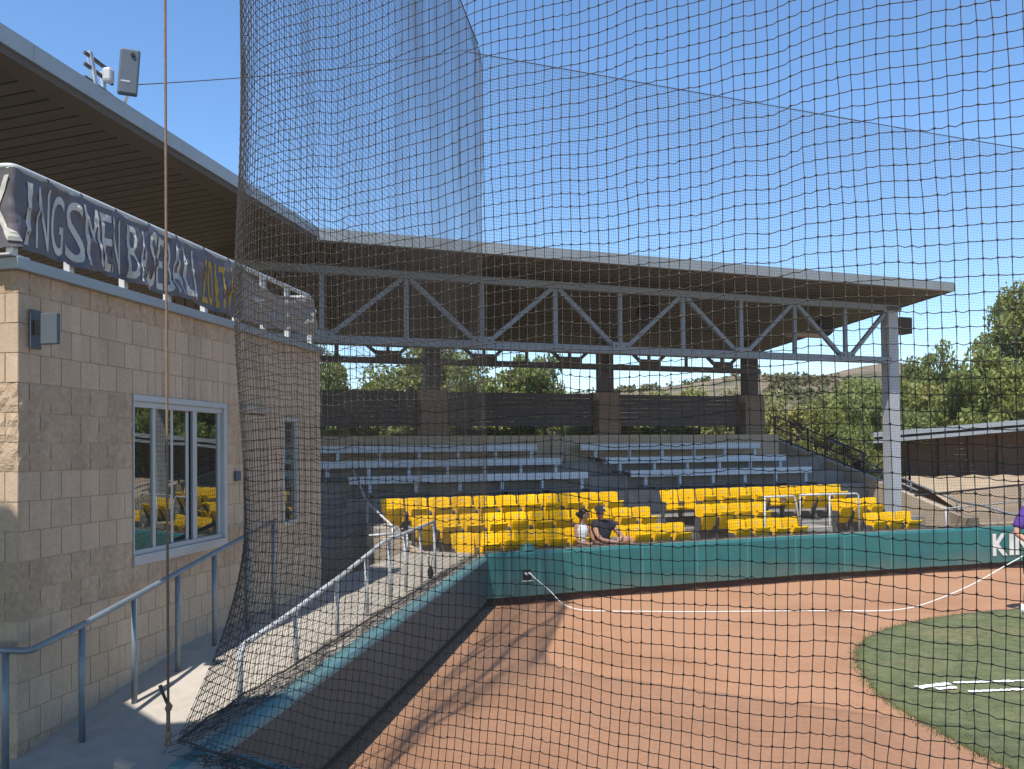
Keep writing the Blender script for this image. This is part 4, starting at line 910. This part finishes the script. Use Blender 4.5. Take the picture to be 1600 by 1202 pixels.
# far net over the teal wall
fn = thing('backstop_net', 'far fine safety net rising from the teal wall to a high cable', 'net', tuple(Cp(6, 0, .9)), 'safety nets')
ss = np.arange(-.10, 16.0, CU); zz = np.arange(.90, ZTOP, CV)
Gd = np.array([[Cp(s, wd_(s)*(1-min(1, (z-.9)/6))+.10, z) for z in np.linspace(.9, ZTOP, 34)] for s in ss])
Gd += CD*(sm_noise(Gd.shape[:2], (60, 8), 31)*.03)[..., None]+CS*(sm_noise(Gd.shape[:2], (12, 6), 32)*.006)[..., None]
p1 = strands(Gd, np.array([1., 0, 0]), np.array([0, 1., 0]), .0020)
sx = np.arange(-.10, 16.0, .30); Gr = np.array([[Cp(s, wd_(s)*(1-min(1, (z-.9)/6))+.10, z) for s in sx] for z in zz])
Gr += ZA*(sm_noise(Gr.shape[:2], (30, 4), 33)*.010)[..., None]+CD*(sm_noise(Gr.shape[:2], (40, 12), 34)*.02)[..., None]
p2 = strands(Gr, CD, ZA, .0020)
me = quick_mesh('netting', [p1, p2]); me.transform(Matrix.Translation(-Vector(fn.location))); obj('netting', me, 'net', fn, kind='stuff')
rope_part('top_cable', [Cp(s, wd_(s)*0+.10, ZTOP-.0-.02*math.sin((s+.2)/16*3.14)) for s in np.linspace(-.2, 16, 30)], .010, fn)
rope_part('bottom_rope', [Cp(s, wd_(s)+.11+.01*math.sin(s*9), WH+.012) for s in np.linspace(-.1, 16, 90)], .008, fn)
# gathered slack on the far wall top
sk = []
for i in range(240):
    s0 = g_.uniform(-.1, 14); l = g_.uniform(.2, .7); o0 = g_.uniform(.08, .26)
    sk.append(np.stack([Cp(s0+l*t, wd_(s0+l*t)+o0+.04*math.sin(5*t+i), WH+.012+abs(g_.normal())*.02) for t in np.linspace(0, 1, 7)]))
me = quick_mesh('gathered_net', [strands(np.array(sk), np.array([1., 0, 0]), np.array([0, .3, .95]), .0024)]); me.transform(Matrix.Translation(-Vector(fn.location))); obj('gathered_net', me, 'net', fn, kind='stuff')
# rope tied at the wall corner
rp = thing('tie_down_rope', 'thin upright rope knotted at the low wall corner beside the near net', 'rope', (-2.12, 5.0, .862))
m = MB(); m.tube([(-2.12, 5.0, 1.06), (-2.122, 5.0, 2.6), (-2.127, 5.0, 5.6), (-2.14, 5.02, 9.4)], .0085, 8); obj('line', m, 'rope', rp, smooth=True)
for z in (.93, 1.10):
    m = MB(); m.tube([(-2.12, 5, z-.03), (-2.118, 4.995, z-.012), (-2.112, 4.995, z+.006), (-2.12, 5, z+.028)], [.010, .021, .022, .010], 8); obj('knot', m, 'rope', rp, smooth=True)
m = MB(); m.tube([(-2.12, 5, .95), (-2.12, 5, 1.10)], .013, 8); obj('doubled_line', m, 'rope', rp, smooth=True)
for sx_ in (-1, 1):
    m = MB(); m.tube([(-2.12, 5, .94), (-2.12+sx_*.016, 4.99, .865)], .008, 6); obj('loop_leg', m, 'rope', rp)
m = MB(); m.tube([(-2.122, 5, 1.11), (-2.15, 4.99, 1.19), (-2.165, 4.99, 1.235)], [.008, .010, .012], 6); obj('loose_end', m, 'net', rp, smooth=True)

# ------------------------------------------------------------------ hose
hp = [tuple(Cp(.73, -.09, .535)), tuple(Cp(.78, -.22, .46)), (.62, 13.75, .25), (.80, 13.55, .09), (1.06, 13.29, .03), (1.5, 13.17, .025), (2.03, 13.12, .025), (2.8, 13.05, .025), (3.55, 13.03, .025), (4.3, 13.03, .025), (5.07, 13.0, .025), (5.6, 12.93, .03), (6.0, 12.88, .05), (6.35, 12.83, .12), (6.75, 12.76, .28), (7.2, 12.70, .50), (7.6, 12.66, .74), (7.98, 12.62, .96)]
def smooth_path(P, n=6):
    P = [Vector(p) for p in P]; out = []
    for i in range(len(P)-1):
        p0, p1, p2, p3 = P[max(i-1, 0)], P[i], P[i+1], P[min(i+2, len(P)-1)]
        for k in range(n):
            t = k/n; out.append(.5*((2*p1)+(p2-p0)*t+(2*p0-5*p1+4*p2-p3)*t*t+(3*p1-p0-3*p2+p3)*t**3))
    out.append(P[-1]); return out
m = MB(); m.tube(smooth_path(hp), .0078, 8); tag(obj('garden_hose', m, 'hose', smooth=True, loc=hp[5]), 'pale garden hose running from the wall outlet across the dirt to the purple shirt', 'hose')

# ------------------------------------------------------------------ people
def skin_mesh(name, chains, m_, parent, root=0, sub=2):
    """chains: list of [(co, radius), ...]; chains that start on an existing point join there -> one continuous surface"""
    b = base_of(parent); V = []; rad = []; E = []; key = {}
    def vid(p, r):
        k = tuple(round(float(x), 4) for x in p)
        if k not in key: key[k] = len(V); V.append(tuple(Vector(p)-b)); rad.append(r)
        return key[k]
    for ch in chains:
        pr = None
        for p, r in ch:
            i = vid(p, r)
            if pr is not None and pr != i: E.append((pr, i))
            pr = i
    me = bpy.data.meshes.new(name); me.from_pydata(V, E, []); o = bpy.data.objects.new(name, me); COL.objects.link(o); o.parent = parent
    md = o.modifiers.new('skin', 'SKIN'); md.use_smooth_shade = True
    if not me.skin_vertices:
        bpy.context.view_layer.objects.active = o
    sv = me.skin_vertices[0].data
    for i, r in enumerate(rad):
        sv[i].radius = r if hasattr(r, '__len__') else (r, r); sv[i].use_root = (i == root)
    ss_ = o.modifiers.new('sub', 'SUBSURF'); ss_.levels = sub; ss_.render_levels = sub
    me.materials.append(MATS[m_]); return o
def hand(wrist, d, side, up, sc=1.):
    """palm and five fingers, slightly curled; d points along the hand"""
    w = np.array(wrist, float); d = np.array(d, float); d /= np.linalg.norm(d); s = np.array(side, float); s -= d*(s@d); s /= np.linalg.norm(s); u = np.cross(s, d)
    palm = w+d*.055*sc; C = [[(w, .024*sc), (palm, (.030*sc, .018*sc))]]
    for k, (a, l) in enumerate([(-.027, .058), (-.009, .070), (.009, .066), (.026, .052)]):
        p1 = palm+d*.03*sc+s*a*sc; C.append([(palm, (.030*sc, .018*sc)), (p1, .010*sc), (p1+d*l*.5*sc-u*.012*sc, .009*sc), (p1+d*l*.8*sc-u*.034*sc, .008*sc)])
    p1 = w+d*.022*sc-s*.03*sc; C.append([(palm, (.030*sc, .018*sc)), (p1+d*.012*sc-s*.012*sc, .011*sc), (p1+d*.045*sc-s*.02*sc-u*.012*sc, .009*sc)])
    return C
def ell(mb, c, rx, ry, rz, M=None, n=12, m=8, v0=0., v1=1.):
    M = np.eye(3) if M is None else M; G = []
    for i in range(m+1):
        th = math.pi*(v0+(v1-v0)*i/m); G.append([np.array(c)+M@np.array([rx*math.sin(th)*math.cos(2*math.pi*j/n), ry*math.sin(th)*math.sin(2*math.pi*j/n), rz*math.cos(th)]) for j in range(n+1)])
    mb.sheet(G)
MC = np.stack([CS, CD, ZA], 1)
def q(s, d, z): return Cp(s, d, z)
def face(parent, c, fwd, sc=1.):
    f = np.array(fwd, float); f /= np.linalg.norm(f); r = np.cross(f, ZA); r /= np.linalg.norm(r); u = np.cross(r, f); M = np.stack([r, f, u], 1); c = np.array(c)
    for sx_ in (-1, 1):
        m = MB(); ell(m, c+M@np.array([sx_*.030, .080, .012])*sc, .010*sc, .005*sc, .006*sc, M, 8, 5); obj('eye', m, 'dark_plastic', parent)
        m = MB(); ell(m, c+M@np.array([sx_*.079, .0, -.005])*sc, .010*sc, .02*sc, .03*sc, M, 8, 5); obj('ear', m, parent.data.materials[0].name, parent)
    m = MB(); ell(m, c+M@np.array([0, .086, -.015])*sc, .012*sc, .018*sc, .022*sc, M, 8, 6); obj('nose', m, parent.data.materials[0].name, parent)
    m = MB(); ell(m, c+M@np.array([0, .076, -.052])*sc, .024*sc, .008*sc, .006*sc, M, 8, 5); obj('mouth', m, 'skin_tan' if parent.data.materials[0].name == 'skin_fair' else 'brown_box', parent)
# woman in white
pw_ = thing('person', 'seated person in a white sleeveless top with dark tied hair', 'person', tuple(q(2.0, .55, .40)))
pel, wst, chs = (q(2.00, .56, .87), .125), (q(2.00, .55, 1.00), .10), (q(2.0, .53, 1.15), .118); nk = (q(2.02, .51, 1.275), .045); n2 = (q(2.03, .50, 1.325), .040); hd = (q(2.05, .48, 1.40), (.070, .078)); ht = (q(2.05, .485, 1.475), (.074, .082))
wL = q(2.02, .36, .925); wR = q(2.24, .35, .945)
ch = [[pel, wst, chs, nk, n2, hd, ht, (q(2.05, .49, 1.52), .05)], [chs, (q(1.90, .53, 1.225), .050), (q(1.885, .49, 1.09), .042), (q(1.89, .45, .955), .036), (wL, .024)], [chs, (q(2.12, .51, 1.225), .048), (q(2.17, .44, 1.07), .038), (q(2.19, .40, .97), .034), (wR, .024)],
      [pel, (q(1.95, .50, .87), .085), (q(1.97, .38, .87), .058), (q(1.97, .37, .60), .045), (q(1.97, .38, .45), .036), (q(1.99, .31, .42), .034)], [pel, (q(2.08, .50, .87), .085), (q(2.14, .38, .87), .058), (q(2.14, .37, .60), .045), (q(2.14, .38, .45), .036), (q(2.16, .31, .42), .034)]]
ch += hand(wL, CS*.9-CD*.3, CD+ZA*.2, ZA, .85) + hand(wR, CS*.5-CD*.5-ZA*.2, CD+CS, ZA, .85)
bw = skin_mesh('body', ch, 'skin_tan', pw_)
face(bw, q(2.05, .475, 1.43), CS*.75-CD*.6-ZA*.25, .82)
skin_mesh('top', [[(q(2.0, .56, .90), .138), (q(2.0, .55, 1.0), .116), (q(2.0, .53, 1.14), .134), (q(2.005, .52, 1.225), .095)], [(q(2.005, .52, 1.225), .095), (q(1.935, .525, 1.25), .045)], [(q(2.005, .52, 1.225), .095), (q(2.08, .51, 1.25), .045)]], 'white_cloth', pw_)
skin_mesh('shorts', [[(q(2.0, .56, .86), .14), (q(2.0, .56, .92), .135)], [(q(2.0, .56, .86), .14), (q(1.955, .46, .87), .088)], [(q(2.0, .56, .86), .14), (q(2.09, .46, .87), .088)]], 'grey_cloth', pw_)
m = MB(); ell(m, q(2.045, .505, 1.462), .088, .088, .098, MC); ell(m, q(1.975, .535, 1.44), .05, .05, .06, MC); ell(m, q(1.94, .56, 1.455), .035, .035, .04, MC); ell(m, q(2.03, .55, 1.37), .05, .04, .08, MC)
for i in range(60):
    a = rng.normal(size=3); a /= np.linalg.norm(a); c = q(2.04, .51, 1.455)+MC@(a*np.array([.085, .085, .095])); ell(m, c, .018, .018, .022, MC, 6, 4)
obj('hair', m, 'hair', pw_, smooth=True)
# man in navy with cap
pm = thing('person', 'seated person in a dark navy shirt and dark cap', 'person', tuple(q(2.42, .55, .40)))
pel, wst, chs = (q(2.42, .56, .88), .15), (q(2.42, .55, 1.02), .145), (q(2.42, .53, 1.19), .148); hd = (q(2.36, .475, 1.44), (.076, .085)); wL = q(2.62, .33, .925); wR = q(2.70, .335, .985)
ch = [[pel, wst, chs, (q(2.40, .51, 1.325), .058), (q(2.38, .495, 1.37), .052), hd, (q(2.36, .475, 1.52), (.078, .088)), (q(2.36, .48, 1.56), .05)],
      [chs, (q(2.27, .51, 1.27), .068), (q(2.26, .43, 1.10), .050), (q(2.32, .36, .985), .042), (wL, .028)], [chs, (q(2.60, .51, 1.26), .068), (q(2.70, .45, 1.11), .050), (q(2.775, .40, 1.03), .042), (wR, .028)],
      [pel, (q(2.50, .50, .89), .10), (q(2.78, .44, .945), .08), (q(2.985, .40, .965), .068), (q(2.93, .37, .80), .056), (q(2.72, .36, .66), .046), (q(2.62, .34, .62), .04)], [pel, (q(2.40, .48, .88), .10), (q(2.45, .38, .87), .072), (q(2.45, .37, .6), .056), (q(2.45, .38, .45), .042), (q(2.45, .32, .42), .04)]]
ch += hand(wL, CS*.9-ZA*.2, CD, ZA, .95) + hand(wR, -CS*.6-CD*.2-ZA*.3, CD, ZA, .95)
bm_ = skin_mesh('body', ch, 'skin_fair', pm)
face(bm_, q(2.36, .47, 1.47), -CS*.25-CD*.9-ZA*.2, .88)
skin_mesh('shirt', [[(q(2.42, .56, .90), .168), (q(2.42, .55, 1.03), .166), (q(2.42, .53, 1.19), .166), (q(2.41, .52, 1.285), .10)], [(q(2.42, .53, 1.19), .166), (q(2.27, .51, 1.27), .084), (q(2.255, .45, 1.14), .072)], [(q(2.42, .53, 1.19), .166), (q(2.60, .51, 1.26), .084), (q(2.68, .465, 1.14), .072)]], 'navy_cloth', pm)
skin_mesh('shorts', [[(q(2.42, .56, .87), .165), (q(2.42, .56, .93), .16)], [(q(2.42, .56, .87), .165), (q(2.52, .5, .89), .112), (q(2.74, .45, .94), .098)], [(q(2.42, .56, .87), .165), (q(2.43, .42, .87), .098)]], 'grey_cloth', pm)
m = MB(); ell(m, q(2.36, .48, 1.515), .098, .108, .095, MC, 14, 7, 0, .5); G = []
for r_ in np.linspace(.09, .17, 5): G.append([q(2.36, .48, 1.517-.25*(r_-.09))+MC@np.array([r_*math.cos(a)*.8, r_*math.sin(a), 0]) for a in np.linspace(math.pi*1.08, math.pi*1.82, 10)])
m.sheet(G); cp = obj('cap', m, 'navy_cloth', pm, smooth=True)
m = MB(); ell(m, q(2.40, .383, 1.56), .02, .008, .022, MC, 8, 5); obj('cap_emblem', m, 'white_cloth', cp)
# ground keeper at the right picture edge
pg = thing('person', 'standing person in a purple shirt at the right edge holding the hose', 'person', (8.1, 12.6, .03))
def h(x, y, z): return np.array([x, y, z])
pel = (h(8.12, 12.62, 1.02), .16); chs = (h(8.12, 12.60, 1.48), .165); wL = h(7.98, 12.42, 1.11); wR = h(8.22, 12.36, 1.06)
ch = [[pel, (h(8.12, 12.62, 1.22), .145), chs, (h(8.13, 12.56, 1.69), .06), (h(8.14, 12.53, 1.75), .056), (h(8.15, 12.50, 1.85), (.078, .09)), (h(8.15, 12.50, 1.94), (.08, .095)), (h(8.15, 12.51, 1.98), .05)],
      [chs, (h(7.94, 12.60, 1.62), .075), (h(7.83, 12.60, 1.42), .056), (h(7.765, 12.585, 1.27), .048), (h(7.87, 12.50, 1.17), .043), (wL, .031)], [chs, (h(8.31, 12.58, 1.62), .075), (h(8.40, 12.55, 1.40), .056), (h(8.42, 12.5, 1.26), .048), (wR, .031)],
      [pel, (h(8.02, 12.62, .95), .105), (h(7.99, 12.60, .55), .07), (h(7.96, 12.64, .30), .058), (h(7.93, 12.66, .12), .042), (h(7.91, 12.60, .07), .045), (h(7.86, 12.50, .065), .04)], [pel, (h(8.24, 12.62, .95), .105), (h(8.27, 12.60, .55), .07), (h(8.28, 12.64, .30), .058), (h(8.29, 12.66, .12), .042), (h(8.29, 12.60, .07), .045), (h(8.30, 12.48, .065), .04)]]
ch += hand(wL, h(.7, -.3, -.25), h(0, 0, 1), ZA) + hand(wR, h(-.5, -.6, -.2), h(0, 0, 1), ZA)
bg_ = skin_mesh('body', ch, 'skin_fair', pg)
face(bg_, h(8.15, 12.49, 1.88), h(-.2, -.95, -.1), 1.)
skin_mesh('shirt', [[(h(8.12, 12.62, .98), .178), (h(8.12, 12.62, 1.22), .168), (h(8.12, 12.60, 1.48), .185), (h(8.125, 12.585, 1.63), .11)], [(h(8.12, 12.60, 1.48), .185), (h(7.94, 12.60, 1.625), .094), (h(7.825, 12.60, 1.40), .088), (h(7.795, 12.595, 1.335), .084)], [(h(8.12, 12.60, 1.48), .185), (h(8.31, 12.58, 1.62), .094), (h(8.40, 12.55, 1.38), .088)]], 'purple_cloth', pg)
skin_mesh('shorts', [[(h(8.12, 12.62, .96), .18), (h(8.12, 12.62, 1.04), .176)], [(h(8.12, 12.62, .96), .18), (h(8.02, 12.62, .82), .125), (h(7.995, 12.6, .56), .108)], [(h(8.12, 12.62, .96), .18), (h(8.24, 12.62, .82), .125), (h(8.27, 12.6, .56), .108)]], 'black_cloth', pg)
for x in (7.90, 8.295):
    skin_mesh('shoe', [[(h(x+.02, 12.68, .075), .058), (h(x, 12.60, .072), .056), (h(x-.03, 12.50, .062), .052), (h(x-.05, 12.44, .052), .04)], [(h(x+.02, 12.68, .075), .058), (h(x+.025, 12.665, .17), .056)]], 'white_cloth', pg)
m = MB(); ell(m, h(8.15, 12.50, 1.93), .10, .112, .10, None, 14, 7, 0, .5); m.sheet([[h(8.15-.02*r_, 12.50, 1.93)+np.array([r_*math.cos(a)*.85, r_*math.sin(a), -.2*(r_-.1)]) for a in np.linspace(math.pi*1.15, math.pi*1.85, 10)] for r_ in np.linspace(.1, .19, 5)]); obj('cap', m, 'purple_cloth', pg, smooth=True)

# ------------------------------------------------------------------ dugout and fences at the right
dg = thing('dugout', 'low dugout with grey metal roof edge and dark brown back wall', 'dugout', (15.5, 27.5, 0))
def rz(x): return 3.07+(x-11.86)*.0745
for (z0, z1, y0, mm) in [(-.155, 0, 26.9, 'fascia'), (-.235, -.157, 27.0, 'roof_dark'), (-.36, -.237, 26.95, 'fascia')]:
    for a in np.arange(11.86, 20, 2.0):
        b = a+1.995; m = MB(); x0 = a+(.1 if a < 12 and z0 < -.2 else 0)
        m.hexa([(x0, y0, rz(x0)+z0), (b, y0, rz(b)+z0), (b, y0+.12, rz(b)+z0), (x0, y0+.12, rz(x0)+z0), (x0, y0, rz(x0)+z1), (b, y0, rz(b)+z1), (b, y0+.12, rz(b)+z1), (x0, y0+.12, rz(x0)+z1)]); obj('roof_edge', m, mm, dg)
m = MB(); m.hexa([(11.9, 27.13, rz(11.9)-.12), (20, 27.13, rz(20)-.12), (20, 31, rz(20)-.4), (11.9, 31, rz(11.9)-.4), (11.9, 27.13, rz(11.9)-.02), (20, 27.13, rz(20)-.02), (20, 31, rz(20)-.3), (11.9, 31, rz(11.9)-.3)]); obj('roof_slab', m, 'fascia', dg)
for k in range(9):
    z0 = 1.3+k*.2; m = MB(); m.box(12.6, 20, 29.0, 29.1, z0, z0+.192); obj('wall_board', m, 'brown_wall', dg)
for x in np.arange(13.1, 20, 1.05):
    m = MB(); m.box(x-.035, x+.035, 28.9, 28.97, 1.3, 2.98); obj('wall_post', m, 'brown_wall', dg)
m = MB(); m.box(12.7, 20, 26.9, 28.9, -.02, 1.35); obj('floor_block', m, 'gravel', dg)
m = MB(); G = []
for x in np.linspace(12.75, 20, 60):
    G.append([(x, y, z+.05*fbm(x*2, y*2)) for y, z in [(19.6, -.02), (21.5, .25), (23.5, .85), (25.2, 1.32), (26.6, 1.56), (27.3, 1.60)]])
m.sheet(G); tag(obj('gravel_bank', m, 'gravel', smooth=True), None, kind='structure')
def chainlink(p, q_, z0p, z1p, z0q, z1q, parent, pitch=.085):
    p = np.array(p); q_ = np.array(q_); L_ = np.linalg.norm(q_-p); d = (q_-p)/L_; n = np.array([-d[1], d[0], 0]); P = []
    for sg in (1, -1):
        for x0 in np.arange(-2.0, L_+2.0, pitch):
            pts = []
            for t in np.linspace(0, 1, 2):
                zz_ = t*1.0; pts.append((x0+sg*zz_, zz_))
            (xa, za), (xb, zb) = pts
            # clip to 0..L
            ta = 0; tb = 1
            for lim, sgn in ((0, 1), (L_, -1)):
                fa = (xa-lim)*sgn; fb = (xb-lim)*sgn
                if fa < 0 and fb < 0: ta = 2; break
                if fa < 0: ta = max(ta, fa/(fa-fb))
                if fb < 0: tb = min(tb, fa/(fa-fb))
            if ta >= tb: continue
            def W(t): 
                x = xa+(xb-xa)*t; zf = za+(zb-za)*t; lo_ = z0p+(z0q-z0p)*x/L_; hi_ = z1p+(z1q-z1p)*x/L_; return p+d*x+ZA*(lo_+min(1, zf)*(hi_-lo_))+n*.004*sg
            P.append([W(ta), W(tb)])
    me = quick_mesh('chain_mesh', [strands(np.array(P), n, ZA, .006)]); me.transform(Matrix.Translation(-Vector(base_of(parent)))); return obj('chain_mesh', me, 'kick', parent, kind='stuff')
cf = thing('chain_link_fence', 'chain link fence with dark top rail behind the right end of the teal wall', 'fence', tuple(Cp(11.5, .5, .9)))
chainlink(Cp(10.9, .35, 0), Cp(15.5, .0, 0), .9, 1.62, .88, 1.86, cf)
m = MB(); m.tube([Cp(9.98, .42, 1.55), Cp(15.5, .0, 1.87)], .022, 8); obj('top_rail', m, 'black_steel', cf, smooth=True)
for s, zt in ((12.89, 1.72), (15.4, 1.86)):
    m = MB(); m.tube([Cp(s, .2, .4), Cp(s, .2, zt)], .03, 8); obj('post', m, 'black_steel', cf, smooth=True)
rail_thing('field_rail', 'pale pipe rail behind the chain link at the right', [[Cp(11.2, .75, 1.20), Cp(14.5, .5, 1.36)]], .018, 'white_pipe', [(Cp(11.25, .75, 1.2), Cp(11.25, .75, .4)), (Cp(12.75, .65, 1.27), Cp(12.75, .65, .4))], base=Cp(12, .7, .4))
gf = thing('chain_link_fence', 'small chain link gate beside the foot of the right steel column', 'fence', tuple(Cp(12.6, 3.5, .9)))
ga, gb = Cp(12.5, 4.6, 0), Cp(13.9, 4.2, 0)
chainlink(ga, gb, .9, 1.95, .9, 1.98, gf)
for p_ in (ga, gb):
    m = MB(); m.tube([p_+ZA*.5, p_+ZA*2.05], .035, 8); obj('post', m, 'black_steel', gf, smooth=True)
m = MB(); m.tube([ga+ZA*1.95, gb+ZA*1.98], .024, 8); obj('top_rail', m, 'black_steel', gf, smooth=True)
bpy.context.view_layer.update()
